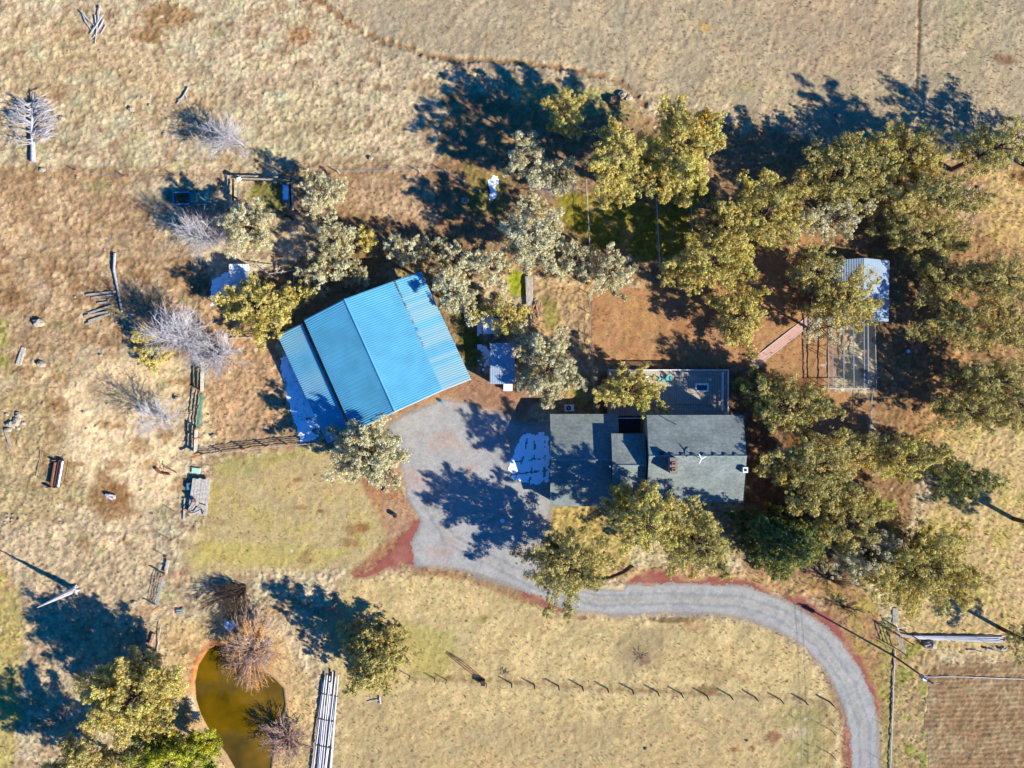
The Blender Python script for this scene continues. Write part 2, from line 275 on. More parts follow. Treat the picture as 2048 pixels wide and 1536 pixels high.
# tint variation that belongs to the grass and soil itself
rs_ = .4+.6*np.clip(rough,0,1); V1 = (1 + (.50*f8 + .42*f15)*rs_ + .2*f40)[..., None]; Hs = np.stack([1.02+.12*f40, 1.0-.02*f40, .97-.20*f40], -1)
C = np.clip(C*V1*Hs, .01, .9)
C = np.where((rough > .6)[..., None], C*(1+.55*np.clip(f4, -.5, .5)[..., None]*np.clip(rough,0,1)[..., None]), C)
def ground_mat(name, fine=.35, bump=.6):
    m, t, b = nodes_mat(name); N = t.nodes; L = t.links
    at = N.new('ShaderNodeAttribute'); at.attribute_name = 'Col'
    g = N.new('ShaderNodeNewGeometry'); n = N.new('ShaderNodeTexNoise'); n.inputs['Scale'].default_value = 3.2; n.inputs['Detail'].default_value = 8; n.inputs['Roughness'].default_value = .75
    L.new(g.outputs['Position'], n.inputs['Vector'])
    mr = N.new('ShaderNodeMapRange'); mr.inputs[1].default_value = .3; mr.inputs[2].default_value = .7; mr.inputs[3].default_value = 1-fine; mr.inputs[4].default_value = 1+fine
    L.new(n.outputs[0], mr.inputs[0])
    mx = N.new('ShaderNodeMix'); mx.data_type = 'RGBA'; mx.blend_type = 'MULTIPLY'; mx.inputs[0].default_value = 1
    L.new(at.outputs['Color'], mx.inputs[6]); L.new(mr.outputs[0], mx.inputs[7])
    n2 = N.new('ShaderNodeTexNoise'); n2.inputs['Scale'].default_value = .9; n2.inputs['Detail'].default_value = 5; L.new(g.outputs['Position'], n2.inputs['Vector'])
    hs = N.new('ShaderNodeHueSaturation'); mh = N.new('ShaderNodeMapRange'); mh.inputs[1].default_value=.3; mh.inputs[2].default_value=.7; mh.inputs[3].default_value = .485; mh.inputs[4].default_value = .52
    L.new(n2.outputs[0], mh.inputs[0]); L.new(mh.outputs[0], hs.inputs['Hue']); L.new(mx.outputs[2], hs.inputs['Color']); L.new(hs.outputs[0], b.inputs['Base Color'])
    bp = N.new('ShaderNodeBump'); bp.inputs['Strength'].default_value = bump; bp.inputs['Distance'].default_value = .12
    L.new(n.outputs[0], bp.inputs['Height']); L.new(bp.outputs[0], b.inputs['Normal'])
    b.inputs['Roughness'].default_value = .95; b.inputs['Specular IOR Level'].default_value = .1
    return m
def setcol(me, c):
    a = me.color_attributes.new('Col', 'FLOAT_COLOR', 'POINT'); a.data.foreach_set('color', np.concatenate([c.reshape(-1, 3), np.ones((c.size//3, 1))], 1).astype(np.float32).ravel())
ny, nx = X.shape; idx = np.arange(ny*nx).reshape(ny, nx)
QF = np.stack([idx[:-1,:-1], idx[:-1,1:], idx[1:,1:], idx[1:,:-1]], -1).reshape(-1, 4)
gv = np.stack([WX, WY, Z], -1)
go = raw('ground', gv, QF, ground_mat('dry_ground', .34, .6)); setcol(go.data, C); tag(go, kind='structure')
go.data.polygons.foreach_set('use_smooth', [True]*len(go.data.polygons))
cm = lambda a: (a[:-1,:-1]+a[1:,1:])/2
def sheet(name, d, col, mt, dz, zabs=None, thr=0.0):
    keep = (cm(d) < thr).ravel(); F = QF[keep]; u, inv = np.unique(F.ravel(), return_inverse=True)
    v = gv.reshape(-1, 3)[u].copy(); v[:, 2] = (v[:, 2] + dz.reshape(-1)[u]) if zabs is None else zabs
    o = raw(name, v, inv.reshape(-1, 4).astype(np.int32), mt); 
    if col is not None: setcol(o.data, col.reshape(-1, 3)[u])
    o.data.polygons.foreach_set('use_smooth', [True]*len(o.data.polygons)); return o
one = np.ones(X.shape)
# gravel colours, with tyre tracks along the lane
Cb = C.copy(); C[:] = srgb((182,178,172)); blend((192,164,150), sst(.05,.2,f40)*.6*sst(1150,1100,Y)); blend((164,162,160), sst(0,.2,-f40)*.5)
LANE = [(860,1010),(900,1080),(1000,1130),(1100,1180),(1200,1202),(1330,1197),(1480,1203),(1560,1228),(1640,1285),(1700,1370),(1728,1450),(1732,1640)]
dl = ldist(LANE, X, Y, 60); blend((142,144,146), sst(5, 1, np.abs(dl-10)+f8*5)*.5); blend((176,166,148), sst(6,0,dl+f8*8)*.6); blend((150,128,104), sst(-7,-1,dd+f8*6)*.5)
for tl in ([(820,870),(870,950),(890,1060),(960,1120)],[(850,850),(900,930),(930,1040),(1000,1110)],[(900,830),(930,900),(1000,980),(1040,1090)],[(870,820),(940,860),(1040,900)]): line(tl, (186,180,176), 2.5, 3, .5, 3)
C *= (1+.35*f8+.2*f4)[..., None]*1.0
dro = sheet('driveway', dd + f8*14 + f40*13, np.clip(C,.01,.9), ground_mat('gravel', .22, .35), .02*one); tag(dro, kind='structure')
C[:] = srgb((164,96,84)); blend((180,120,104), sst(0,.2,f40)*.5); C *= (1+.3*f8)[..., None]
ci = sheet('cinder_path', dc + f8*14 + f40*16 + 1.5, np.clip(C,.01,.9), ground_mat('red_cinder', .22, .4), .012*one); tag(ci, kind='structure')
C[:] = srgb((162,128,92)); blend((182,152,114), sst(0,.2,f15)*.7); blend((128,96,66), sst(.1,.9,np.sin((Y+f40*10+(X-1850)*.03)*2*math.pi/9.5)*-1+f8*3)*.3); blend((186,164,124), sst(.02,.2,f40)*.45)
ti = sheet('tilled_soil', dt + f8*10 + f40*14, np.clip(C*(1+.7*f8+.4*f4)[...,None],.01,.9), ground_mat('tilled', .4, .8), .03*one); tag(ti, kind='structure')
C = Cb
m, t, b = nodes_mat('pond_water'); N = t.nodes; L = t.links
g = N.new('ShaderNodeNewGeometry'); n = N.new('ShaderNodeTexNoise'); n.inputs['Scale'].default_value = .16; n.inputs['Detail'].default_value = 3; L.new(g.outputs['Position'], n.inputs['Vector'])
r = N.new('ShaderNodeValToRGB'); r.color_ramp.elements[0].color = (*S(84,68,8),1); r.color_ramp.elements[1].color = (*S(138,104,14),1); r.color_ramp.elements[0].position=.35; r.color_ramp.elements[1].position=.65
L.new(n.outputs[0], r.inputs[0]); L.new(r.outputs[0], b.inputs['Base Color']); b.inputs['Roughness'].default_value = .06; b.inputs['Specular IOR Level'].default_value = .4
po = sheet('pond_water', dp, None, m, one, zabs=-.34, thr=3); tag(po, kind='structure')
# shallow algae ring, part of the water's edge
snow_m = mat('snow', (.84,.9,.96), .6, .05, 1.5, bump=.3)
def snow(poly, label, gaps=None, wob=6, hgt=.05):
    d = sdf(poly, X, Y, 40) + f8*wob*2
    if gaps is not None: d = np.maximum(d, gaps)
    o = sheet('snow_patch', d, None, snow_m, hgt*one); c = np.array([P(*p) for p in poly]).mean(0)
    o.data.transform(__import__('mathutils').Matrix.Translation((-c[0], -c[1], 0))); o.location = (c[0], c[1], 0)
    tag(o, label, 'snow', 'leftover snow in the shade'); return o
snow([(562,716),(580,712),(600,745),(622,800),(642,850),(634,882),(602,884),(590,850),(574,790),(562,745)], 'long snow strip along the shaded west side of the blue barn', 3-4*0-np.where(f15>.17,-6,3)*1.0*1.0 if False else np.maximum(np.where(f15>.16, 4, -9), (f8*.8+f4*.7-.40)*40), 5)
trk = np.minimum.reduce([ldist([(1068,860),(1070,900),(1058,970)],X,Y), ldist([(1090,860),(1088,970)],X,Y), ldist([(1020,925),(1100,915)],X,Y), ldist([(1020,950),(1100,940)],X,Y), ldist([(1055,870),(1050,905),(1030,960)],X,Y)])
snow([(1046,872),(1096,864),(1099,964),(1060,967),(1040,962),(1022,952),(1020,925),(1030,893)], 'wide snow patch with wheel tracks beside the garage wall', np.maximum(1.1+f8*5-trk, (f8*.8+f4*.7-.44)*40), 7, .1)
snow([(980,352),(992,350),(997,364),(989,376),(993,388),(982,403),(977,400),(984,382),(977,366)], 'small ragged snow patch between the junipers north of the barn', np.where(f8>.08, 4, -9), 5)
snow([(422,560),(456,545),(458,598),(440,600),(422,612)], 'snow lying against the west side of the white scrap shed', None, 4)
snow([(955,690),(968,688),(978,705),(978,736),(966,742),(957,720)], 'thin snow between the barn and the larger white shed', np.where(f8>.05, 4, -9), 4)
snow([(448,1245),(462,1240),(474,1250),(462,1262),(450,1258)], 'small snow patch at the top of the pond under the orange willow', None, 3)
snow([(382,698),(398,698),(398,710),(384,710)], 'tiny snow patch by the top end of the wooden rail fence', None, 2)
snow([(956,628),(966,626),(964,670),(956,672)], 'sliver of snow beside the small white-roofed shed', np.where(f8>.08, 4, -9), 4)
# ---------------------------------------------------------------- materials
M = {}
def wood(name, c, c2=None): M[name] = mat(name, c, .85, .35, 3, bump=.4, c2=c2); return M[name]
wood('grey_wood', S(190,178,162)); wood('pale_wood', S(215,205,192)); wood('dark_wood', S(90,66,52)); wood('brown_wood', S(140,100,70)); wood('orange_wood', S(214,130,62))
M['white_paint'] = mat('white_paint', (.72,.72,.72), .5, .1, 1.2, bump=.05); M['galv'] = mat('galvanised', S(190,192,200), .4, .2, 3, metal=.5); M['rust'] = mat('rusty_steel', S(150,98,78), .8, .4, 4, metal=.2)
M['purple_steel'] = mat('worn_steel', S(176,150,160), .35, .3, 2, metal=.6); M['green_metal'] = mat('green_metal', S(96,150,132), .5, .25, 2); M['black'] = mat('black_rubber', (.012,.012,.014), .7, .2, 2)
M['teal'] = mat('teal_plastic', S(120,205,200), .5, .1, 2, bump=0); M['blue_paint'] = mat('blue_paint', S(90,165,225), .45, .3, 2); M['brick'] = None
M['bark'] = mat('bark', S(112,86,70), .95, .4, 2.5, bump=.6); M['bone'] = mat('bleached_wood', S(205,200,205), .85, .25, 3, bump=.3); M['twig_grey'] = mat('grey_twigs', S(222,214,214), .9, .2, .8, bump=0)
M['twig_orange'] = mat('orange_twigs', S(232,170,100), .9, .35, .45, bump=0, c2=S(206,186,176)); M['twig_pink'] = mat('pink_twigs', S(206,168,150), .9, .3, .8, bump=0); M['twig_dark'] = mat('dark_twigs', S(96,78,66), .9, .3, .8, bump=0)
M['rock'] = mat('rock', S(196,180,160), .9, .3, 2.5, bump=.5); M['dark_rock'] = mat('dark_rock', S(140,115,98), .9, .35, 2.5, bump=.5); M['pink_wood'] = wood('pink_wood', S(205,160,140)); M['siding'] = mat('cream_siding', S(200,190,170), .7, .1, 1)
M['window'] = mat('window_glass', (.02,.03,.04), .08, .2, 1, bump=0, spec=.8); M['wall_grey'] = mat('grey_wall', S(130,130,125), .7, .15, 1); M['pvc'] = mat('white_pipe', S(232,230,236), .4, .12, .6, bump=.03); M['pinkpath'] = mat('pink_pavers', S(228,178,158), .85, .15, 5)
def corr_mat(name, c, streak=None, rough=.35, axis=(1,0,0)):
    m, t, b = nodes_mat(name); N = t.nodes; L = t.links; g = N.new('ShaderNodeNewGeometry')
    n = N.new('ShaderNodeTexNoise'); n.inputs['Scale'].default_value = .35; n.inputs['Detail'].default_value = 5; L.new(g.outputs['Position'], n.inputs['Vector'])
    r = N.new('ShaderNodeValToRGB'); r.color_ramp.elements[0].position=.35; r.color_ramp.elements[1].position=.7
    r.color_ramp.elements[0].color = (*[v*.86 for v in c],1); r.color_ramp.elements[1].color = (*[min(1,v*1.08) for v in c],1); L.new(n.outputs[0], r.inputs[0])
    out = r.outputs[0]
    if streak:
        at = N.new('ShaderNodeAttribute'); at.attribute_name = 'tint'; mx = N.new('ShaderNodeMix'); mx.data_type='RGBA'; L.new(at.outputs['Fac'], mx.inputs[0]); L.new(out, mx.inputs[6]); mx.inputs[7].default_value=(*streak,1); out = mx.outputs[2]
    L.new(out, b.inputs['Base Color']); b.inputs['Roughness'].default_value = rough; b.inputs['Specular IOR Level'].default_value = .35; return m
M['barn_roof'] = corr_mat('blue_roof_metal', S(106,188,224)); M['barn_old'] = corr_mat('aged_blue_roof_metal', S(112,192,226), S(160,198,210)); M['shed_roof'] = corr_mat('pale_roof_metal', S(176,196,214))
def corrugated(name, A, B, Cc, D, n, mt, parent, amp=.075, thick=.05, tint=None, rows=2):
    # A->B eave edge to ridge edge direction across ribs; ribs run A->D / B->C ; n ribs between A and B
    A, B, Cc, D = map(Vector, (A, B, Cc, D)); nrm = (B-A).cross(D-A).normalized()
    if nrm.z < 0: nrm = -nrm
    top = []; tn = []
    prof = [(0,0),(.35,0),(.5,1),(.65,1),(.85,0)] if n*5 < 900 else [(0,0),(.5,1)]
    us = [((i+p[0])/n, p[1]) for i in range(n) for p in prof] + [(1,0)]
    for u, h in us:
        for j in range(rows):
            v = j/(rows-1); p = (A.lerp(B,u)).lerp(D.lerp(Cc,u), v); top.append(p + nrm*h*amp); tn.append(tint[min(int(u*n), n-1)] if tint else 0)
    k = len(us); vs = top + [p - nrm*thick for p in [(A.lerp(B,u)).lerp(D.lerp(Cc,u), j/(rows-1)) for u,_ in us for j in range(rows)]]
    o = len(top); fs = []
    for i in range(k-1):
        for j in range(rows-1):
            a=i*rows+j; b2=(i+1)*rows+j; fs.append((a,b2,b2+1,a+1)); fs.append((o+a+1,o+b2+1,o+b2,o+a))
        a=i*rows; b2=(i+1)*rows; fs.append((a,o+a,o+b2,b2)); a+=rows-1; b2+=rows-1; fs.append((a,b2,o+b2,o+a))
    for i in (0,k-1):
        for j in range(rows-1): a=i*rows+j; fs.append((a,a+1,o+a+1,o+a) if i==0 else (a+1,a,o+a,o+a+1))
    return raw(name, [tuple(v) for v in vs], fs, mt, parent, tint=(tn+tn if tint else None))
# ---------------------------------------------------------------- the barn
barn = thing('barn', 'large blue metal-roofed barn with a ridge and a lean-to on each side', 'barn', P(740,730))
zR, zE, zL = 7.5, 5.5, 3.6
rN, rS = P(689,598,zR), P(790,823,zR); lN, lS = P(608,640,zE), P(706,863,zE); eN, eS = P(787,562,zE+.1), P(885,780,zE+.1)
xN, xS = P(842,543,zL+.6), P(942,758,zL+.6); wN, wS = P(555,671,zL-.2), P(655,886,zL-.2); iN, iS = P(604,647,zL+.8), P(702,866,zL+.8)
corrugated('roof', lN, lS, rS, rN, 54, M['barn_roof'], barn); corrugated('roof', rN, rS, eS, eN, 54, M['barn_roof'], barn, thick=.055)
tt = [0.85]*54
for i in range(54):
    if R.random() < .28: tt[i] = .45
for a, b2 in ((0,8),(10,12),(22,25),(34,39),(41,43)):
    for i in range(a, b2): tt[i] = R.uniform(0,.2)
corrugated('lean_to_roof', eN+Vector((-.05,0,-.14)), eS+Vector((-.05,0,-.14)), xS, xN, 54, M['barn_old'], barn, tint=tt)
corrugated('lean_to_roof', wN, wS, iS, iN, 54, M['barn_old'], barn, tint=[max(0, min(1, .25+.3*math.sin(i*.3))) if i < 42 else .1 for i in range(54)])
b_ = MB(); b_.tube([rN+Vector((0,0,.06)), rS+Vector((0,0,.06))], .16, 6); b_.build('ridge_cap', M['barn_roof'], barn)
o = MB()
for k in range(110):
    u = R.random()**1.6*.62; p = eN.lerp(eS, u)+Vector((R.uniform(-.05,.3), R.uniform(-.1,.1), .02)); o.box((p.x,p.y,p.z),(R.uniform(.05,.2),R.uniform(.05,.16),.06),R.uniform(0,3))
ll = o.build('leaf_litter', mat('leaf_litter', S(120,96,80)), barn); ll['kind'] = 'stuff'
b_ = MB()
for p, q in ((rS, lS), (rS, eS), (eS+Vector((0,0,-.15)), xS)): b_.beam(p+(rS-rN).normalized()*.06+Vector((0,0,-.14)), q+(rS-rN).normalized()*.06+Vector((0,0,-.14)), .05, .24)
b_.build('fascia', M['white_paint'], barn)
def inset(p, c, f=.97): return c + (p-c)*f
cc = (rN+rS)/2
Wl = [inset(v, cc, .965) for v in (lN, lS, eS, eN)]; pts = [(v.x, v.y) for v in Wl]
b_ = MB(); b_.prism(pts, -.1, zE-.35)
for A_, B_, T in ((Wl[0], Wl[3], inset(rN, cc, .965)), (Wl[1], Wl[2], inset(rS, cc, .965))):
    d = Vector((rS-rN)).normalized()*.1; d.z = 0; z = zE-.35
    a=Vector((A_.x,A_.y,z)); b2=Vector((B_.x,B_.y,z)); tp=Vector((T.x,T.y,zR-.3)); s_ = -1 if T == inset(rN, cc, .965) else 1
    b_.add([a, b2, tp, a-d*s_, b2-d*s_, tp-d*s_], [(0,1,2),(5,4,3),(0,3,4,1),(1,4,5,2),(2,5,3,0)])
b_.build('wall', mat('barn_siding', S(214,212,206), .6, .1, .8), barn)
# door on the south gable
dS = (Wl[2]-Wl[1]).normalized(); mid = (Wl[1]+Wl[2])/2; nrm = Vector((dS.y, -dS.x, 0))
b_ = MB(); b_.beam(Vector((mid.x,mid.y,1.9))-dS*2.2+nrm*.03, Vector((mid.x,mid.y,1.9))+dS*2.2+nrm*.03, .06, 3.6); b_.build('sliding_door', M['wall_grey'], barn)
for k in range(7):
    for A_, B_, z in ((wN, wS, zL-.4), (xN, xS, zL+.35)):
        p = A_.lerp(B_, .03+.94*k/6); p = inset(p, cc, .985); MB().box((p.x, p.y, z/2), (.16,.16,z)).build('post', M['grey_wood'], barn)
# ---------------------------------------------------------------- the house
m, t, b = nodes_mat('asphalt_shingles'); N = t.nodes; L = t.links
g = N.new('ShaderNodeNewGeometry'); br = N.new('ShaderNodeTexBrick'); br.inputs['Scale'].default_value = 1; br.inputs['Row Height'].default_value = .22; br.inputs['Brick Width'].default_value = .5; br.inputs['Mortar Size'].default_value = .012
br.inputs['Color1'].default_value = (*S(156,164,158),1); br.inputs['Color2'].default_value = (*S(140,148,144),1); br.inputs['Mortar'].default_value = (*S(96,108,108),1)
L.new(g.outputs['Position'], br.inputs['Vector'])
n = N.new('ShaderNodeTexNoise'); n.inputs['Scale'].default_value = 2.2; n.inputs['Detail'].default_value = 8; L.new(g.outputs['Position'], n.inputs['Vector'])
mr = N.new('ShaderNodeMapRange'); mr.inputs[1].default_value=.3; mr.inputs[2].default_value=.7; mr.inputs[3].default_value=.78; mr.inputs[4].default_value=1.22; n9=N.new('ShaderNodeTexNoise'); n9.inputs['Scale'].default_value=.4; n9.inputs['Detail'].default_value=3; L.new(g.outputs['Position'], n9.inputs['Vector']); ad=N.new('ShaderNodeMath'); ad.operation='MULTIPLY_ADD'; ad.inputs[1].default_value=.55; L.new(n9.outputs[0],ad.inputs[0]); hf=N.new('ShaderNodeMath'); hf.operation='MULTIPLY'; hf.inputs[1].default_value=.45; L.new(n.outputs[0],hf.inputs[0]); L.new(hf.outputs[0],ad.inputs[2]); mr.inputs[1].default_value=.38; mr.inputs[2].default_value=.62; L.new(ad.outputs[0], mr.inputs[0])
mx = N.new('ShaderNodeMix'); mx.data_type='RGBA'; mx.blend_type='MULTIPLY'; mx.inputs[0].default_value=1; L.new(br.outputs[0], mx.inputs[6]); L.new(mr.outputs[0], mx.inputs[7]); L.new(mx.outputs[2], b.inputs['Base Color']); b.inputs['Roughness'].default_value=.9
b.inputs['Specular IOR Level'].default_value=.15
SH = m
house = thing('house', 'long ranch house of three grey-green shingled gables, tallest on the right, with a brick chimney', 'house', P(1300,920))
def gable(x0, x1, yN, yS, yR, zN, sN, zS, side='siding', ovh=.45, lab=None):
    zr = zN + sN*(yN-yR)
    TH = .16
    o = MB()
    o.hexa([(x0,yR,zr-TH),(x1,yR,zr-TH),(x1,yN,zN-TH),(x0,yN,zN-TH)], [(x0,yR,zr),(x1,yR,zr),(x1,yN,zN),(x0,yN,zN)])
    o.build('roof', SH, house)
    o = MB(); o.hexa([(x0,yS,zS-TH),(x1,yS,zS-TH),(x1,yR-.004,zr-TH),(x0,yR-.004,zr-TH)], [(x0,yS,zS),(x1,yS,zS),(x1,yR-.004,zr),(x0,yR-.004,zr)]); o.build('roof', SH, house)
    o = MB(); o.tube([(x0,yR,zr+.0),(x1,yR,zr+.02)], .15, 8); o.build('ridge_cap', M['ridge'], house)
    wx0, wx1 = x0+ovh*.6, x1-ovh*.6
    a=(wx0,yS+ovh); c=(wx1,yN-ovh)
    prof=[(yS+ovh,0),(yN-ovh,0),(yN-ovh,zN-TH-.02),(yR,zr-TH-.12),(yS+ovh,zS-TH-.02)]
    vs=[(wx0,y,z) for y,z in prof]+[(wx1,y,z) for y,z in prof]
    MB().add(vs,[(4,3,2,1,0),(5,6,7,8,9)]+[(i,(i+1)%5,5+(i+1)%5,5+i) for i in range(5)]).build('wall', M[side], house)
    return zr
M['ridge'] = mat('ridge_shingles', S(150,168,170), .9, .15, 3)
zm = gable(21.15, 36.3, -4.87, -18.6, -11.15, 6.6, .27, 6.45)
zmid = gable(15.75, 21.1, -7.85, -19.1, -12.75, 5.5, .25, 5.2)
zg = gable(6.17, 15.9, -4.87, -19.85, -12.05, 3.2, .26, 3.0)
MB().hexa([(15.9,-8.2,3.9),(17.2,-8.2,3.9),(17.2,-4.9,3.05),(15.9,-4.9,3.05)], [(15.9,-8.2,4.05),(17.2,-8.2,4.05),(17.2,-4.9,3.2),(15.9,-4.9,3.2)]).build('porch_roof', SH, house)
MB().prism([(17.25,-7.85),(20.9,-7.85),(20.9,-5.6),(17.25,-5.6)], 2.6, 2.8).build('dark_panel', M['black'], house)  # black panel with pale edging between the garage and the main gable
b_ = MB(); b_.box((17.22,-6.75,2.83),(.1,2.3,.16)); b_.box((19.05,-5.55,2.83),(3.76,.1,.16)); b_.build('dark_panel_edge', M['white_paint'], house)
MB().prism([(17.3,-7.9),(20.85,-7.9),(20.85,-7.8),(17.3,-7.8)], 0, 2.6).build('door_wall', M['siding'], house)
for k in range(6):      # windows and doors on the walls
    x = 22.6+k*2.4
    for yy in (-18.12, -5.35):
        fr = MB().box((x, yy-(.03 if yy < -10 else -.03), 4.9 if k%2 else 2.0),(1.3,.1,1.3)).build('window', M['white_paint'], house)
        MB().box((x, yy-(.09 if yy < -10 else -.09), 4.9 if k%2 else 2.0),(1.1,.03,1.1)).build('pane', M['window'], fr)
gd = MB().box((6.42,-9,1.25),(.08,4.8,2.4)).build('garage_door', M['white_paint'], house)
# chimney, vents, mast
ch = MB().box((24.65,-12.45,8.2),(1.05,2.35,3.1))
cho = ch.build('chimney', M.get('chb') or mat('chimney_brick', S(170,146,130), .85, .3, 4), house)
for dy in (-.62,.3): MB().box((24.65,-12.45+dy,9.86),(.62,.5,.26)).build('flue', M['pink_wood'], cho); MB().box((24.65,-12.45+dy,10.0),(.4,.3,.06)).build('flue_opening', M['black'], cho)
MB().box((24.65,-12.45,9.78),(1.15,2.45,.06)).build('cap', mat('cap_concrete', S(156,136,122), .8), cho)
for px in (1323,1344,1366,1387,1408,1430,1451,1472):
    p = P(px, 906 if px == 1323 else 910.5, zm); MB().box((p.x,p.y,zm-.12),(.55,.55,.36)).tube([(p.x,p.y,zm+.05),(p.x,p.y,zm+.12)],.34,8).build('roof_vent', mat('vent_metal', S(64,74,82), .5, .1), house)
p = P(1351,848,7.6); MB().tube([(p.x,p.y,6.8),(p.x,p.y,8.2)],.06,6).build('vent_pipe', M['black'], house)
p = P(1403,918,9.6); q = (p.x,p.y)
wv = MB().tube([(q[0],q[1],8.0),(q[0],q[1],9.6)],.05,6).build('mast', M['galv'], house)
for a in (.5, 2.0, 4.3): 
    e = Vector((q[0]+.8*math.cos(a), q[1]+.8*math.sin(a), 9.6)); s_ = Vector((math.sin(a), -math.cos(a), 0))
    MB().hexa([Vector((q[0],q[1],9.57))-s_*.09, Vector((q[0],q[1],9.57))+s_*.09, e+s_*.06-Vector((0,0,.03)), e-s_*.06-Vector((0,0,.03))],[Vector((q[0],q[1],9.62))-s_*.09, Vector((q[0],q[1],9.62))+s_*.09, e+s_*.06+Vector((0,0,.03)), e-s_*.06+Vector((0,0,.03))]).build('blade', M['white_paint'], wv)
p = P(1494,940,8.4); MB().box((p.x-.25,p.y,7.7),(.75,.85,1.6)).build('evaporative_cooler', M['white_paint'], house); MB().box((p.x-.25,p.y,8.53),(.36,.42,.05)).build('cooler_grille', M['black'], house)
p = P(1222,933,6.3); MB().tube([(p.x-.1,p.y,5.6),(p.x-.1,p.y,6.4)],.14,7).build('vent_pipe', M['white_paint'], house)
for y0, y1 in ((-12.7,-18.7),): MB().box((21.0,-15.6,5.7),(.09,5.6,.5)).build('brick_edge', M['pink_wood'], house)
# air conditioner
ac = thing('air_conditioner', 'white box air conditioner with a round fan beside the garage wall', 'air conditioner', P(1139,816))
c = P(1139,816,.9); MB().box((c.x,c.y,.45),(1.5,1.1,.9)).build('cabinet', M['white_paint'], ac)
MB().tube([(c.x-.15,c.y,.9),(c.x-.15,c.y,.95)],.42,16).build('fan_grille', M['black'], ac); MB().tube([(c.x-.15,c.y,.95),(c.x-.15,c.y,.99)],.18,10).build('fan_hub', M['galv'], ac)
# ---------------------------------------------------------------- deck
m, t, b = nodes_mat('deck_boards'); N = t.nodes; L = t.links
g = N.new('ShaderNodeNewGeometry'); wv_ = N.new('ShaderNodeTexWave'); wv_.inputs['Scale'].default_value = 1.1; wv_.inputs['Distortion'].default_value = .3; L.new(g.outputs['Position'], wv_.inputs['Vector'])
n = N.new('ShaderNodeTexNoise'); n.inputs['Scale'].default_value=1.5; L.new(g.outputs['Position'], n.inputs['Vector'])
r = N.new('ShaderNodeValToRGB'); r.color_ramp.elements[0].color=(*S(196,176,152),1); r.color_ramp.elements[1].color=(*S(236,220,196),1); r.color_ramp.elements[0].position=.05; r.color_ramp.elements[1].position=.4
L.new(wv_.outputs[1], r.inputs[0]); mx = N.new('ShaderNodeMix'); mx.data_type='RGBA'; mx.blend_type='MULTIPLY'; mx.inputs[0].default_value=.5; L.new(r.outputs[0], mx.inputs[6]); L.new(n.outputs[0], mx.inputs[7]); L.new(mx.outputs[2], b.inputs['Base Color']); b.inputs['Roughness'].default_value=.8
DK = m
deck = thing('deck', 'raised wooden deck with pale railing along the north side of the house', 'deck', P(1340,790))
dx0, dx1, dyN, dyS = 15.8, 35.4, 2.3, -5.3
MB().prism([(dx0,dyS),(dx1,dyS),(dx1,dyN),(dx0,dyN)], .85, 1.0).build('floor', DK, deck)
MB().prism([(27.0,-3.3),(33.2,-3.3),(33.2,1.0),(27.0,1.0)], 1.004, 1.18).build('platform', DK, deck)
b_ = MB(); b_.box(((dx0+dx1)/2,dyN,2.0),(dx1-dx0+.1,.14,.08)); b_.box((dx1,(dyN+dyS)/2,2.003),(.2,dyN-dyS,.08)); b_.box((dx1-.75,(dyN+dyS)/2+.3,1.5),(.3,dyN-dyS-1.2,.08)); b_.build('top_rail', M['white_paint'], deck)
b_ = MB()
for k in range(96): b_.box((dx0+.2+k*.2,dyN,1.48),(.04,.04,.94))
for k in range(36): b_.box((dx1,dyS+.2+k*.2,1.48),(.04,.04,.94))
o = b_.build('baluster', M['white_paint'], deck); o['kind'] = 'stuff'
for x, y in [(dx0+k*2.8,dyN-.05) for k in range(8)]+[(dx1-.05,dyS+k*2.4) for k in range(4)]: MB().box((x,y,.98),(.12,.12,1.95)).build('post', M['grey_wood'], deck)
b_ = thing('deck_table', 'rectangular white-framed table with a dark centre on the raised deck platform', 'table', P(1404,775,1.2)); c = P(1404,775,1.9)
o = MB()
for a in ((0,.55,2.2,.28),(0,-.55,2.2,.28),(-.97,0,.27,.84),(.97,0,.27,.84)): o.box((c.x+a[0],c.y+a[1],1.9),(a[2],a[3],.07))
o.build('table_frame', M['white_paint'], b_); MB().box((c.x,c.y,1.86),(1.68,.82,.06)).build('table_top', M['window'], b_)
for sx in (-.9,.9):
    for sy in (-.5,.5): MB().box((c.x+sx,c.y+sy,1.53),(.07,.07,.68)).build('leg', M['white_paint'], b_)
def lounge(px, py, rz, label, mt):
    c0 = P(px,py,1.4); e = thing('deck_chair', label, 'chair', (c0.x,c0.y,1.0), 'chairs on the deck'); e.rotation_euler = (0,0,0)
    C_, Q_ = math.cos(rz), math.sin(rz)
    def T(x,y): return (c0.x+x*C_-y*Q_, c0.y+x*Q_+y*C_)
    def bx(nm, x,y,z,a,b2,h): MB().box((*T(x,y),z),(a,b2,h),rz).build(nm, mt, e)
    bx('seat',0,0,1.38,.62,.6,.06)
    MB().hexa([(*T(-.31,.3),1.36),(*T(.31,.3),1.36),(*T(.31,.36),1.36),(*T(-.31,.36),1.36)],[(*T(-.31,.62),2.0),(*T(.31,.62),2.0),(*T(.31,.68),2.0),(*T(-.31,.68),2.0)]).build('backrest', mt, e)
    for s in (-1,1):
        bx('armrest',s*.4,.02,1.62,.13,.75,.04); bx('leg',s*.37,-.25,1.31,.06,.08,.6); bx('leg',s*.37,.28,1.31,.06,.08,.6)
lounge(1322,760,2.6,'teal deck chair nearest the foliage, set at an angle on the sunlit boards', M['teal']); lounge(1338,757,0,'teal deck chair squared to the railing on the sunlit boards', M['teal']); lounge(1297,759,.4,'white deck chair half hidden by the tree over the deck', M['white_paint'])
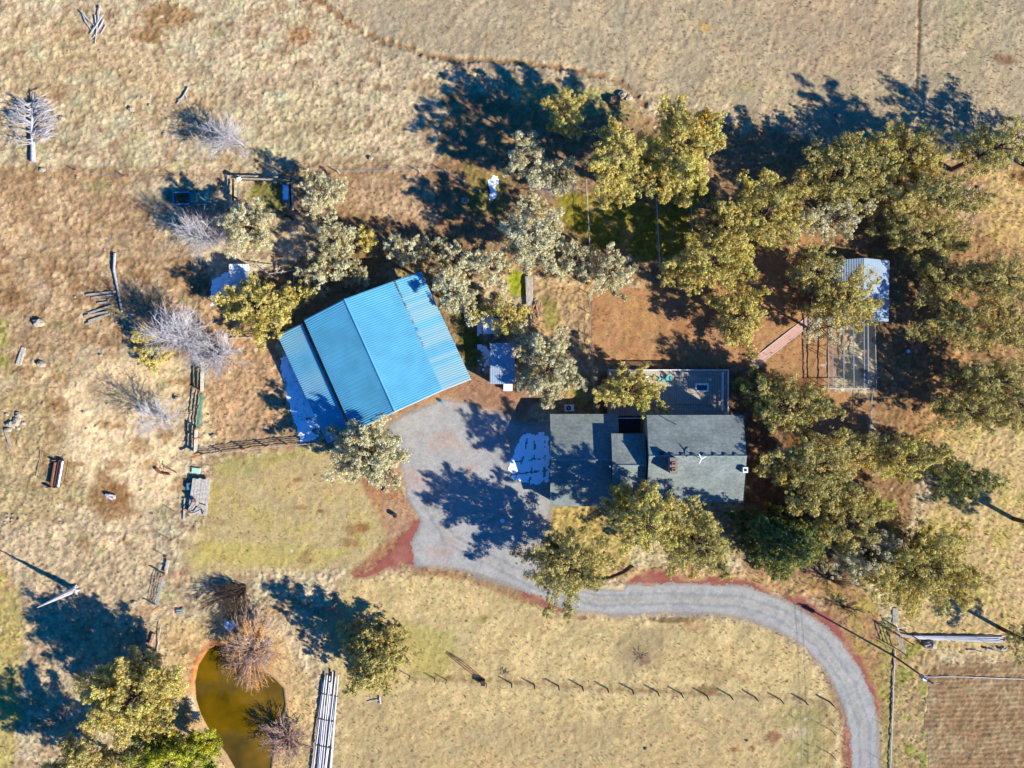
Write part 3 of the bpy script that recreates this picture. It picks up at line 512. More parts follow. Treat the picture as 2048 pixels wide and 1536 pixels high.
b_=MB(); c=P(1331,758,1.4); b_.tube([(c.x,c.y,1.0),(c.x,c.y,1.4)],.05,6); b_.tube([(c.x,c.y,1.4),(c.x,c.y,1.44)],.22,10); tag(b_.build('side_table', M['teal'], org=(c.x,c.y,1)), 'small round teal table between the two teal deck chairs', 'table')
# ---------------------------------------------------------------- sheds
def flat_shed(name, label, x0,y0,x1,y1,z, mt, wall, slope=.12, n=14, ribs=True):
    a,b2,c2,d = P(x0,y1,z),P(x1,y1,z),P(x1,y0,z+slope*2),P(x0,y0,z+slope*2)
    e = thing(name, label, 'shed', P((x0+x1)/2,(y0+y1)/2))
    corrugated('roof', a,b2,c2,d, n, mt, e, amp=.03)
    k=.15; MB().prism([(a.x+k,a.y+k),(b2.x-k,b2.y+k),(c2.x-k,c2.y-k),(d.x+k,d.y-k)], -.05, z-.1).build('wall', wall, e)
    MB().box(((a.x+b2.x)/2, a.y+k-.02, .95),(.9,.06,1.8)).build('door', M['dark_wood'], e); return e
flat_shed('storage_shed','larger shed with flat pale metal roof beside the barn', 980,686,1030,768, 2.9, M['shed_roof'], M['siding'])
flat_shed('storage_shed','small white-roofed shed half under juniper branches, north of the larger shed', 966,622,1004,668, 2.5, mat('white_roof', (.5,.53,.56), .4, .1, 1), M['siding'], n=10)
flat_shed('scrap_shed','white sheet-roofed scrap shed between grey shrub and yellow bush', 458,528,498,578, 2.6, mat('white_sheet', (.5,.53,.56), .4, .2, 1.2), M['grey_wood'], n=8)
b_=MB(); a=P(1007,766,.9); c2=P(1025,782,.9); b_.prism([(a.x,c2.y),(c2.x,c2.y),(c2.x,a.y),(a.x,a.y)], .75,.9); tag(b_.prism([(a.x+.1,c2.y+.1),(c2.x-.1,c2.y+.1),(c2.x-.1,a.y-.1),(a.x+.1,a.y-.1)],0,.75).build('chest_freezer', M['white_paint'], org=P(1016,774)), 'white chest box standing at the south end of the larger shed','box')
ct = thing('hand_cart','narrow steel-framed cart in the gap between the two small sheds','cart',P(997,681)); c=P(997,681,.5)
o=MB()
for a in ((0,.22,1.9,.06),(0,-.22,1.9,.06),(-.95,0,.06,.5),(.95,0,.06,.5)): o.box((c.x+a[0],c.y+a[1],.5),(a[2],a[3],.06))
o.build('frame', M['galv'], ct)
for s in (-1,1): MB().tube([(c.x+.5,c.y+s*.3,.2),(c.x+.5,c.y+s*.34,.2)],.2,12).build('wheel', M['black'], ct)
MB().tube([(c.x+.55,c.y,.5),(c.x+.55,c.y,.6)],.2,12).build('lid', M['teal'], ct)
# right-hand shed and pen
rs = thing('hen_house','pale metal gable shed with a north-south ridge above the wire pen','shed',P(1718,580))
rn, rs_ = P(1729,516,3.5), P(1727,644,3.5); en, es = P(1779,521,2.8), P(1777,643,2.8); vn, vs_ = P(1656,521,2.6), P(1656,640,2.6)
corrugated('roof', rn, en, es, rs_, 12, M['shed_roof'], rs, amp=.006); corrugated('roof', vn, rn, rs_, vs_, 22, M['shed_roof'], rs, amp=.05)
MB().prism([(vn.x+.2,vs_.y+.3),(en.x-.2,vs_.y+.3),(en.x-.2,vn.y-.3),(vn.x+.2,vn.y-.3)], 0, 2.45).build('wall', M['grey_wood'], rs)
MB().box((rn.x-2,vs_.y+.28,1.0),(.9,.06,1.9)).build('door', M['dark_wood'], rs)
pen = thing('wire_pen','long open pen of white pipe frames and netting below the metal shed','pen',P(1700,710))
xp = [1656,1665,1687,1707,1728,1736,1750]
netm, t, b = nodes_mat('wire_netting'); b.inputs['Base Color'].default_value=(*S(170,175,170),1); b.inputs['Alpha'].default_value=.09; netm.blend_method='HASHED' if hasattr(netm,'blend_method') else None
for k,x in enumerate(xp):
    a=P(x,646,2.2); c=P(x+(1 if k<6 else 3),777,2.2); MB().beam(a,c,.12 if k!=5 else .17,.1).build('rail', M['galv'], pen)
    for u in (0,.5,1): q=a.lerp(c,u); MB().tube([(q.x,q.y,0),(q.x,q.y,2.18)],.045,6).build('post', M['galv'], pen)
MB().beam(P(1655,777.5,2.26),P(1754,777.5,2.26),.11,.06).build('rail', M['pvc'], pen); MB().beam(P(1656,711,2.26),P(1728,711,2.26),.05,.05).build('rail', M['galv'], pen); MB().beam(P(1656,777.5,.6),P(1753,777.5,.6),.06,.05).build('rail', M['galv'], pen)
MB().beam(P(1656,646,.9),P(1656,777,.9),.05,.05).build('rail', M['galv'], pen)
a=P(1656,646,2.3); c=P(1750,777,2.3); raw('netting',[(a.x,c.y,2.3),(c.x,c.y,2.3),(c.x,a.y,2.3),(a.x,a.y,2.3)],[(0,1,2,3)],netm,pen)
# pink path
pa, pb = P(1506,728), P(1622,638); d=(pb-pa).normalized(); nn=Vector((-d.y,d.x,0))
wk = thing('paved_path','straight pink paved path with white edging crossing the brown yard','path',(pa+pb)/2)
o=MB(); w2=.62
o.hexa([pa-nn*w2,pb-nn*w2,pb+nn*w2,pa+nn*w2],[v+Vector((0,0,.08)) for v in (pa-nn*w2,pb-nn*w2,pb+nn*w2,pa+nn*w2)]); o.build('paving', M['pinkpath'], wk)
for s in (-1,1): MB().beam(pa+nn*s*(w2+.06)+Vector((0,0,.05)), pb+nn*s*(w2+.06)+Vector((0,0,.05)), .1,.12).build('edging', M['pvc'], wk)
# ---------------------------------------------------------------- fences
def fence(label, pts, h=1.4, r=.07, m='grey_wood', wires=(1.3,.9,.5), wm='galv', rail=None, name='wire_fence', lean=.04, wr=.012, group=None):
    c = P(*pts[0]); e = thing(name, label, 'fence', c, group)
    tops=[]
    for p in pts:
        q=P(*p); t_=q+Vector((R.uniform(-lean,lean),R.uniform(-lean,lean),h)); tops.append((q,t_)); MB().tube([q-Vector((0,0,.1)),t_],[r,r*.85],7).build('post', M[m], e)
    if wires:
        o=MB()
        for z in wires:
            for (q0,t0),(q1,t1) in zip(tops[:-1],tops[1:]): o.tube([q0.lerp(t0,z/h),q1.lerp(t1,z/h)],wr,3,False)
        o.build('wire', M[wm], e)
    if rail:
        for (q0,t0),(q1,t1) in zip(tops[:-1],tops[1:]): MB().beam(t0+Vector((0,0,.04)),t1+Vector((0,0,.04)),rail,rail*.6).build('rail', M['pvc'], e)
    return e
fence('post-and-wire fence crossing the lower field from the rusty gate to the driveway', [(1023,1367),(1069,1370),(1117,1372),(1165,1374),(1215,1377),(1265,1380),(1315,1384),(1362,1387),(1412,1390),(1461,1392),(1510,1394),(1561,1399),(1609,1402),(1660,1404)], 1.5, .12, 'dark_wood')
fence('short run of wire fence turning down beside the driveway bend', [(1661,1406),(1663,1461),(1663,1509),(1662,1560)], 1.75, .06,'dark_wood')
fence('two-post end of the wire fence near the cone-shaped fir', [(820,1352),(870,1358),(893,1360),(973,1368)], 1.4, .08,'dark_wood')
fence('wire fence running along the bare pasture north of the barn', [(679,346),(839,343),(892,344),(929,367),(960,385)], 1.5, .09,'pale_wood', wr=.02)
fence('old post-and-wire fence beside the parked pickup', [(160,346),(258,358),(359,356),(480,356)], 1.5,.08,'orange_wood')
fence('wire fence dividing the brown yard from the pale grass strip', [(1182,590),(1181,628),(1182,675),(1184,740),(1187,780),(1187,812)], 1.6,.06,'pale_wood',wires=(1.5,.8,.2),wr=.025)
fence('wire fence of thin posts above the white hose line beside the wire pen', [(1736,779),(1733,820),(1730,870),(1726,925)], 1.5,.05,'galv',rail=.06)
fence('pipe-topped fence on the west side of the mossy paddock', [(1171,365),(1172,388),(1175,434),(1177,485),(1178,540)], 1.5,.06,'pale_wood',rail=.07)
fence('pipe-topped fence through the middle of the mossy paddock', [(1309,400),(1311,440),(1313,480),(1316,530)], 1.5,.06,'galv',rail=.1)
fence('pipe-topped fence on the east side of the mossy paddock', [(1377,410),(1378,440),(1381,475)], 1.6,.07,'galv',rail=.08)
fence('post and wire fence continuing below the flatbed of boards', [(350,1023),(336,1077),(333,1113)],1.4,.07,'orange_wood')
fence('tall thin-posted deer fence along the tilled plot with a white top pipe', [(1789,1300),(1786,1368),(1784,1459),(1781,1530),(1780,1600)], 2.4,.03,'galv',wires=(2.3,1.2),wr=.008)
tag(MB().tube([P(1790,1300,.14),P(1787,1368,.14),P(1784,1459,.14),P(1781,1530,.14),P(1780,1600,.14)],.085,7).build('irrigation_pipe', M['pvc'], org=P(1787,1368)),'single long white pipe running down the driveway side of the deer fence','pipe')
fence('tall thin-posted deer fence above the long pipe stack', [(1830,1262),(1890,1273),(1963,1281),(2018,1275),(2070,1275)], 3.0,.03,'galv',wr=.008,wires=(2.9,))
# board and gate fences on the left
def panel(e, name, a, b, zs, wd, m, brd=.14):
    a=P(*a); b2=P(*b); o=MB()
    for z in zs: o.beam(a+Vector((0,0,z)), b2+Vector((0,0,z)), .05, brd)
    return o.build(name, M[m], e)
rf = thing('rail_fence','weathered board rail fence with an orange-posted green gate running down the corral','fence',P(405,830))
for p in ((412,700),(411,742),(409,785),(400,857),(398,876),(396,906)):
    q=P(*p); MB().box((q.x,q.y,.8),(.22,.22,1.65)).build('post', M['orange_wood' if p[1]>760 else 'grey_wood'], rf)
panel(rf,'boards',(411,700),(410,742),(.5,.95,1.4),.05,'pale_wood',.32); panel(rf,'boards',(410,742),(409,785),(.5,.95,1.4),.05,'pale_wood',.32); panel(rf,'boards',(398,858),(396,906),(.5,.95,1.4),.05,'pale_wood',.32)
gt = panel(rf,'gate',(408,788),(400,855),(.25,.6,.95,1.35),.05,'green_metal',.17)
o=MB(); a=P(408,788); b2=P(400,855)
for u in (0,.33,.66,1): q=a.lerp(b2,u); o.tube([q+Vector((0,0,.2)),q+Vector((0,0,1.4))],.035,6)
o.build('gate_bar', M['green_metal'], gt)
b_=MB().beam(P(388,914)+Vector((0,0,1.6)),P(405,908)+Vector((0,0,1.7)),.3,.14); b_.build('cross_beam', M['orange_wood'], rf)
rf2 = thing('rail_fence','board rail fence running east from the corral corner to the barn, above the lawn','fence',P(520,896))
fl=[(405,909),(445,904),(490,898),(533,893),(575,889),(615,886),(650,883)]
for p in fl: q=P(*p); MB().box((q.x,q.y,.75),(.16,.16,1.5)).build('post', M['orange_wood'], rf2)
for z in (.35,.75,1.1,1.42):
    for a,b2 in zip(fl[:-1],fl[1:]): MB().beam(P(*a)+Vector((0,-.1,z)),P(*b2)+Vector((0,-.1,z)),.05,.13).build('rail', M['pale_wood'], rf2)
rf3 = thing('rail_fence','short pale rail fence between the grey shrub and the barn','fence',P(500,676)); 
for p in ((465,678),(500,676),(540,674)): q=P(*p); MB().box((q.x,q.y,.65),(.14,.14,1.3)).build('post', M['grey_wood'], rf3)
panel(rf3,'boards',(465,678),(540,674),(.5,.9,1.3),.05,'pale_wood',.14)
sg = thing('steel_gate','galvanised farm gate between two orange posts by the path','gate',P(322,1180)); a=P(331,1149); b2=P(317,1213)
for q in (a,b2): MB().tube([q-Vector((0,0,.1)),q+Vector((0,0,1.9))],.13,8).build('post', M['orange_wood'], sg)
a2=a.lerp(b2,.04); b3=a.lerp(b2,.96); o=MB()
for z in (.25,.5,.75,1.0,1.3): o.tube([a2+Vector((0,0,z)),b3+Vector((0,0,z))],.04,6)
for u in (0,.5,1): q=a2.lerp(b3,u); o.tube([q+Vector((0,0,.25)),q+Vector((0,0,1.3))],.04,6)
o.build('gate_leaf', M['galv'], sg)
q=P(335,1147); q2=P(337,1120,.6); tag(MB().beam(q+Vector((0,0,.5)),q2,.3,.2).build('timber_post', M['pale_wood'], org=q),'thick pale timber lying above the galvanised gate','timber')
tag(MB().tube([P(322,1250,.5),P(312,1314,.1)],.06,6).build('long_pole', M['pale_wood'], org=P(322,1250)),'long thin pole leaning near the pond bank, below the galvanised gate','pole')
cg = thing('corner_gate','tall timber corner gate with pale rails beside the pipe stack','gate',P(1800,1280)); ps=[P(1806,1276),P(1798,1300),P(1822,1270),P(1786,1262)]
for q,h in zip(ps,(3.2,2.6,2.6,2.2)): MB().tube([q,q+Vector((0,0,h))],.09,7).build('post', M['orange_wood'], cg)
for z in (.7,1.2,1.7,2.1): MB().beam(ps[3]+Vector((0,0,z)),ps[2]+Vector((0,0,z)),.07,.1).build('rail', M['pale_wood'], cg); MB().beam(ps[3]+Vector((.05,0,z+.01)),ps[1]+Vector((0,0,z+.01)),.07,.1).build('rail', M['pale_wood'], cg)
an = thing('water_hydrant','pale blue standpipe with crossed arms on a concrete strip by the corner gate','standpipe',P(1791,1250)); q=P(1790,1252)
MB().tube([q,q+Vector((0,0,1.2))],.1,7).build('pipe', M['teal'], an); MB().beam(q+Vector((-.5,.8,1.2)),q+Vector((.1,-.8,1.15)),.1,.06).build('arm', M['pvc'], an); MB().beam(q+Vector((-.3,.1,1.25)),q+Vector((1.2,.2,1.25)),.09,.06).build('arm', M['pvc'], an)
a=P(1785,1216); c=P(1796,1246); tag(MB().prism([(a.x,c.y),(c.x,c.y),(c.x,a.y),(a.x,a.y)],0,.07).build('concrete_strip', mat('concrete', S(178,176,160), .9,.2,2), org=P(1790,1230)),'narrow grey concrete strip leading down to the blue standpipe','slab')
# wooden corral with trough, top left
cr = thing('corral','weathered timber corral of log rails beside the pickup and grey shrubs','corral',P(530,400))
for p,h in (((484,360),2.0),((478,400),1.7),((540,362),1.6),((588,366),1.7),((590,420),1.7),((530,440),1.5),((585,438),1.5)): q=P(*p); MB().tube([q,q+Vector((0,0,h))],.15,8).build('post', M['dark_wood'], cr)
for a,b2,z,w_ in (((478,362),(592,366),1.5,.28),((478,362),(592,366),.8,.2),((484,372),(482,425),1.5,.25),((472,362),(472,405),1.2,.3),((530,438),(588,436),1.3,.18),((585,372),(589,425),1.3,.5),((590,370),(593,425),1.7,.3),((556,422),(585,438),1.4,.14)): MB().beam(P(*a)+Vector((0,0,z)),P(*b2)+Vector((0,0,z)),w_,.12).build('rail', M['grey_wood' if z>1.4 else 'dark_wood'], cr)
MB().box((*P(478,358,2.2)[:2],2.2),(.7,.55,.12),.4).build('post_cap', M['white_paint'], cr)
tr_ = thing('water_trough','blue plastic trough inside the right end of the timber corral','trough',P(574,387)); c=P(574,387)
o=MB()
for a in ((-.5,0,.08,2.6),(.5,0,.08,2.6),(0,1.26,.92,.08),(0,-1.26,.92,.08)): o.box((c.x+a[0],c.y+a[1],.35),(a[2],a[3],.7))
o.box((c.x,c.y,.06),(.92,2.44,.1)); o.build('tank', M['blue_paint'], tr_); MB().box((c.x,c.y,.5),(.9,2.42,.03)).build('ice', snow_m, tr_)
# ---------------------------------------------------------------- pickup
tk = thing('pickup_truck','old blue pickup with a rusty load bed parked under the pinkish shrub','truck',P(388,400)); c=P(384,400); L0=c.x-2.6
def rbox(x0,x1,y0,y1,z0,z1,ch=.18):
    return MB().prism([(x0+ch,y0),(x1-ch,y0),(x1,y0+ch),(x1,y1-ch),(x1-ch,y1),(x0+ch,y1),(x0,y1-ch),(x0,y0+ch)],z0,z1)
rbox(L0,L0+5.6,c.y-1.0,c.y+1.0,.4,.85).build('body', M['blue_paint'], tk)
o=MB()
for a in ((L0+1.4,c.y+.93,2.8,.1),(L0+1.4,c.y-.93,2.8,.1),(L0+.08,c.y,.12,1.76),(L0+2.75,c.y,.1,1.76)): o.box((a[0],a[1],1.1),(a[2],a[3],.5))
o.build('bed_side', M['blue_paint'], tk); MB().box((L0+1.4,c.y,.9),(2.55,1.74,.1)).build('bed_floor', M['orange_wood'], tk)
cab=MB().hexa([(L0+2.9,c.y-.95,.85),(L0+4.3,c.y-.95,.85),(L0+4.3,c.y+.95,.85),(L0+2.9,c.y+.95,.85)],[(L0+3.05,c.y-.75,1.6),(L0+3.85,c.y-.75,1.6),(L0+3.85,c.y+.75,1.6),(L0+3.05,c.y+.75,1.6)]).build('cab', M['green_metal'], tk)
MB().hexa([(L0+3.9,c.y-.7,1.58),(L0+4.33,c.y-.8,.92),(L0+4.33,c.y+.8,.92),(L0+3.9,c.y+.7,1.58)],[(L0+3.93,c.y-.7,1.6),(L0+4.37,c.y-.8,.94),(L0+4.37,c.y+.8,.94),(L0+3.93,c.y+.7,1.6)]).build('windscreen', M['window'], tk)
rbox(L0+4.3,L0+5.55,c.y-.85,c.y+.85,.852,1.02).build('bonnet', M['green_metal'], tk)
for x in (L0+1.0,L0+4.6):
    for s in (-1,1): wh=MB().tube([(x,c.y+s*.8,.36),(x,c.y+s*1.02,.36)],.36,14).build('wheel', M['black'], tk); MB().tube([(x,c.y+s*1.02,.36),(x,c.y+s*1.04,.36)],.18,10).build('hub', M['rust'], wh)
for k in range(7):
    x=L0+.35+k*.33; tag(MB().beam((x,c.y-.6+R.uniform(-.1,.1),1.0+k*.02),(x+.9*(1 if k<5 else .3),c.y+.65,1.02+k*.025),.14,.05).build('scrap_board', M['brown_wood'], org=(x,c.y,.96)),'one of the brown scrap boards lying crosswise in the pickup bed','board','scrap boards in the pickup bed')
# ---------------------------------------------------------------- flatbed of boards, rake, plough
fb = thing('flatbed_wagon','flatbed wagon of long weathered boards beside the lawn','wagon',P(398,992)); a0=P(385,956,.9); b0=P(421,958,.9); c0=P(414,1030,.9); d0=P(375,1027,.9)
for k in range(6):
    u0,u1=k/6+.008,(k+1)/6-.008; lo=[d0.lerp(c0,u0),d0.lerp(c0,u1),a0.lerp(b0,u1),a0.lerp(b0,u0)]; j=Vector((0,R.uniform(-.2,.2),R.uniform(0,.02)))
    MB().hexa([v+j-Vector((0,0,.06)) for v in lo],[v+j for v in lo]).build('board', M['pale_wood'], fb)
for y in (965,1018): q=P(379,y); q2=P(418,y); MB().beam(q+Vector((0,0,.75)),q2+Vector((0,0,.75)),.15,.12).build('beam', M['dark_wood'], fb)
for p in ((384,972),(414,974),(380,1012),(412,1014)): q=P(*p); MB().tube([q+Vector((-.1,0,.38)),q+Vector((.1,0,.38))],.38,14).build('wheel', M['black'], fb)
a=P(371,996); b2=P(369,1040); tag(MB().beam(a+Vector((0,0,.3)),b2+Vector((0,0,.3)),.2,.1).build('loose_plank', M['pale_wood'], org=a),'single pale plank leaning at the left of the flatbed wagon','plank')
sc_ = thing('scrap_metal','twisted rusty iron rods and a small orange tank on the wagon boards','scrap metal',P(393,1010,.95)); z=.98
MB().tube([P(375,1022,z+.1),P(385,1014,z+.3),P(392,1004,z+.5),P(389,1000,z+.5)],.06,6).build('rod', M['rust'], sc_); MB().tube([P(376,1026,z+.1),P(390,1024,z+.2),P(400,1019,z+.5),P(407,1022,z+.3),P(405,1028,z)],.07,6).build('rod', M['black'], sc_)
MB().tube([P(388,1001,z),P(388,1001,z+.5)],.32,10).build('tank', M['rust'], sc_); MB().tube([P(400,1007,z),P(411,1010,z)],.09,6).build('rod', M['rust'], sc_)
tag(MB().box((*P(393,941)[:2],.15),(1.35,.9,.3),-.1).build('feed_tub', mat('mint', S(196,236,214),.5,.05,2), org=P(393,941)),'pale mint rectangular tub above the flatbed wagon','tub')
tag(MB().box((*P(380,972)[:2],.3),(.55,1.1,.6)).build('blue_drum', M['blue_paint'], org=P(380,972)),'blue bin standing at the left edge of the wagon','bin')
rk = thing('hay_rake','old drum hay implement with long steel rollers and a thin rod frame','farm implement',P(112,935)); z=.7
a=P(125,922,z); b2=P(116,973,z); MB().tube([a,b2],.3,12).build('roller', M['purple_steel'], rk); a=P(111,924,.6); b2=P(103,970,.6); MB().tube([a,b2],.27,12).build('roller', M['rust'], rk)
MB().beam(P(118,922,.75),P(109,972,.75),.12,.3).build('frame_bar', M['dark_wood'], rk)
for y,x in ((920,126),(974,116)): 
    MB().tube([P(x,y,.45)+Vector((.15,0,0)),P(x,y,.45)-Vector((1.8,0,.1))],.07,6).build('frame_bar', M['rust'], rk)
    for s in (0,1.3): q=P(x,y)-Vector((s,0,0)); MB().tube([q+Vector((0,-.06,.45)),q+Vector((0,.06,.45))],.45,14).build('wheel', M['rust'], rk)
for k in range(22): u=k/21; q=P(107,925,.4).lerp(P(99,970,.4),u); MB().tube([q,q+Vector((-.5,0,-.05)),q+Vector((-.65,0,-.35))],.02,4).build('tine', M['dark_wood'], rk)
for pp in ([(83,903),(80,930),(74,955)],[(140,925),(135,948),(131,973)]): MB().tube([P(*p,.35) for p in pp],.045,5).build('rod', M['rust'], rk)
for pp in ([(80,930),(110,934)],[(123,945),(135,948)],[(83,903),(112,918)],[(74,955),(104,966)]): MB().tube([P(*p,.35) for p in pp],.035,5).build('rod', M['rust'], rk)
pl = thing('old_plough','small rusty horse plough lying left of the pale mint tub','farm implement',P(326,942))
MB().tube([P(312,938,.3),P(322,946,.25),P(340,949,.3)],[.3,.22,.14],6).build('share', M['rust'], pl); MB().tube([P(328,933,.4),P(338,938,.45),P(354,946,.2)],.06,6).build('beam', M['rust'], pl); MB().tube([P(325,942,.3),P(328,930,.9),P(322,926,1.0)],.04,5).build('handle', M['dark_wood'], pl); MB().tube([P(331,942,.3),P(335,930,.9)],.04,5).build('handle', M['dark_wood'], pl)
# ---------------------------------------------------------------- utility pole, wires, transformer
up = thing('utility_pole','tall utility pole with a pale transformer at the edge of the tilled plot','utility pole',P(1786,1311)); b0=P(1786,1311)
t0=Vector((b0.x+.1,b0.y,10.8)); MB().tube([b0-Vector((0,0,.2)),t0],[.17,.11],9).build('pole', M['brown_wood'], up)
MB().beam(t0+Vector((-1.1,.1,-.3)),t0+Vector((1.1,-.05,-.3)),.11,.13).build('crossarm', M['grey_wood'], up)
q=t0+Vector((-.7,.35,-1.5)); MB().tube([q-Vector((0,0,.55)),q+Vector((0,0,.55))],.36,14).build('transformer', M['galv'], up); MB().tube([q+Vector((.1,0,.55)),q+Vector((.1,0,.8))],.12,8).build('insulator', M['white_paint'], up)
for s,pz in ((-1.0,10.5),(.0,10.85)):
    a=t0+Vector((s,0,-.15)); o=MB(); n_=14; tgt=Vector((a.x-1.4,a.y-62,10.2))
    o.tube([a.lerp(tgt,k/n_)-Vector((0,0,4*1.1*(k/n_)*(1-k/n_))) for k in range(n_+1)],.024,4); o.build('power_line', M['galv'], up)
MB().tube([t0+Vector((-.1,0,-1)),q],.03,4).build('bracket', M['galv'], up)
# ---------------------------------------------------------------- pipe stacks, hose
a=P(1856,1354); o=MB().tube([P(1856,1354,.12),P(1900,1353,.15),P(1960,1355,.15),P(2010,1357,.15),P(2070,1359,.15)],.06,6); tag(o.build('irrigation_hose', M['pvc'], org=a),'white irrigation line lying across the top of the tilled plot','hose')
for k in range(13):
    u=k/12; lay=k%2; x0=634+u*34; x1=623+u*28+R.uniform(-3,3); y0=1353+R.uniform(-14,14)+ (4 if k<4 else 0)
    a=P(646+u*31+R.uniform(-3,3),y0,.35+lay*.12+R.uniform(0,.15)); b2=P(624+u*34+R.uniform(-4,4),1560,.35+lay*.12)
    tag(MB().tube([a,b2],.1,8).build('irrigation_pipe', M['pvc'], org=P(650,1350)),'white pipe among those laid side by side on cross timbers below the fir','pipe','long white pipes beside the pond')
for y,x0,x1 in ((1387,642,676),(1437,636,668),(1490,632,664)): tag(MB().beam(P(x0,y,.58),P(x1,y+6,.58),.14,.12).build('strap_timber', M['dark_wood'], org=P(x0,y)),{1387:'uppermost',1437:'middle',1490:'lowest'}[y]+' dark cross timber on the long white pipe stack by the pond','timber','cross timbers on the pipes')
for k in range(11):
    u=k/10; xs0=1808+R.uniform(0,44)*(1 if k>2 else .2); a=P(xs0,1271+u*6,.2+(k%3)*.1); b2=P(2012-R.uniform(0,22),1272.5+u*12,.2+(k%3)*.1)
    tag(MB().tube([a,b2],.085,8).build('irrigation_pipe', M['pvc'], org=P(1810,1271)),'white pipe in the flat bundle lying east of the corner gate','pipe','white pipes above the tilled plot')
tt_=thing('pipe_tee','small white T-shaped pipe lying below the cone-shaped fir','pipe',P(749,1401)); MB().tube([P(735,1403,.1),P(759,1400,.1)],.08,6).build('stem_pipe', M['pvc'], tt_); MB().tube([P(759,1393,.1),P(761,1408,.1)],.11,6).build('cross_pipe', M['pvc'], tt_)
rg = thing('rusty_gate','rusty brown pipe gate collapsed on the grass at the west end of the field fence','gate',P(935,1335))
for d_ in (-3,0,3): MB().tube([P(897+d_*.4,1308-d_*.6,.3),P(925+d_,1328-d_,.5),P(965+d_*.6,1360-d_,.4)],.06,6).build('rail', M['rust'], rg)
MB().box((*P(966,1362)[:2],.5),(.7,.8,1.0)).build('post', M['dark_wood'], rg)
# ---------------------------------------------------------------- timber, logs, debris
def logs(name,label,cat,segs,m='grey_wood',group=None,r=.1):
    o=MB()
    for s in segs: o.tube([P(x,y,z) for x,y,z in s],[r*(1-.4*i/(len(s)-1)) for i in range(len(s))],6)
    return tag(o.build(name,M[m],org=P(*segs[0][0][:2])),label,cat,group)
for k,(x0,y0,x1,y1) in enumerate(((172,590,232,583),(183,596,228,590),(195,607,218,604),(176,627,224,611),(169,632,215,624),(177,642,220,628),(172,648,200,638))):
    tag(MB().beam(P(x0,y0,.22+.03*(k%3)),P(x1,y1,.22),.3,.16).build('fallen_board',M['grey_wood'],org=P(x0,y0)),'grey board in the loose pile on brown soil beside the crooked pole','board','loose boards by the crooked pole')
logs('crooked_pole','long crooked weathered pole running past the loose board pile','log',[[(230,507,.4),(228,540,.5),(236,580,.45),(244,625,.3)]],'bone',r=.22)
tag(MB().beam(P(47,694,.2),P(34,730,.2),.4,.25).beam(P(50,696,.25),P(40,731,.25),.25,.2).build('timber',M['pale_wood'],org=P(40,712)),'pair of pale squared timbers lying alone on the far left','timber')
tag(MB().beam(P(10,860,.2),P(22,895,.2),.35,.2).build('timber',M['grey_wood'],org=P(16,878)),'single grey timber below the rock heap at the left edge','timber')
tag(MB().beam(P(291,1266,.2),P(287,1294,.2),.5,.35).build('timber',M['pink_wood'],org=P(289,1280)),'left of the two short thick timbers beside the leaning pole','timber','short thick timbers')
tag(MB().beam(P(308,1267,.2),P(300,1290,.2),.45,.3).build('timber',M['pink_wood'],org=P(304,1280)),'right of the two short thick timbers beside the leaning pole','timber','short thick timbers')
for k in range(3): tag(MB().beam(P(353,1221+k*4,.25),P(369,1220+k*4,.25),.2,.1).build('pallet_board',M['teal' if k==0 else 'grey_wood'],org=P(361,1224)),('blue-green','middle grey','lowest grey')[k]+' slat of the small slatted stack right of the galvanised gate','board','slats right of the gate')
logs('branch_pile','bleached branch pile with crossing dead limbs at the top left of the pasture','branch pile',[[(200,12,.5),(196,40,.5),(190,88,.2)],[(206,30,.6),(190,55,.5),(181,68,.3)],[(163,22,.6),(175,38,.4),(190,52,.3)],[(208,38,.4),(195,62,.3),(186,75,.2)],[(190,30,.3),(193,60,.3)],[(165,28,.3),(172,45,.3),(183,60,.2)],[(212,50,.2),(201,68,.2)]],'bone',r=.11)
logs('fallen_branch','thin pale forked branch lying alone in the upper left pasture','branch',[[(377,174,.2),(368,190,.2),(354,208,.1)],[(370,188,.2),(374,198,.1)],[(366,195,.15),(356,200,.1)]],'bone',r=.12)
logs('driftwood_log','thin curved driftwood log below the white pipe bundle','log',[[(1935,1300,.2),(1950,1301,.2),(1968,1306,.2)]],'bone',r=.12)
logs('driftwood_log','thick straight driftwood log, middle of the three below the white pipes','log',[[(1972,1298,.3),(1986,1301,.3),(1998,1306,.3)]],'bone',r=.22)
logs('driftwood_log','short curled driftwood log nearest the right edge','log',[[(2002,1298,.3),(2008,1300,.3),(2014,1296,.3)]],'bone',r=.25)
logs('forked_stump','pale forked stump with a reddish end on bare soil in the left field','stump',[[(212,989,.4),(219,990,.5),(231,992,.3)],[(214,992,.4),(220,996,.4),(226,999,.2)],[(228,992,.3),(229,998,.2)]],'bone',r=.27)
for k,(a,b2) in enumerate((((508,530),(552,558)),((530,549),(590,540)),((515,528),(540,550)),((560,532),(548,553)),((500,527),(545,530)),((588,548),(586,590)),((570,530),(562,548)))):
    tag(MB().tube([P(*a,.5+.1*k),P(*b2,.3)],.08,6).build('scrap_pole',M['pale_wood'],org=P(*a)),'thin pale pole in the jumble right of the white scrap shed','pole','poles beside the scrap shed')
for k in range(6): tag(MB().beam(P(1052+k*2.6,553+R.uniform(-3,3),.4+.05*k),P(1054+k*2.2,612+R.uniform(-3,3),.4),.16,.12).build('stacked_plank',M['pale_wood'],org=P(1058,580)),'long plank in the north-south stack among the junipers','plank','planks among the junipers')
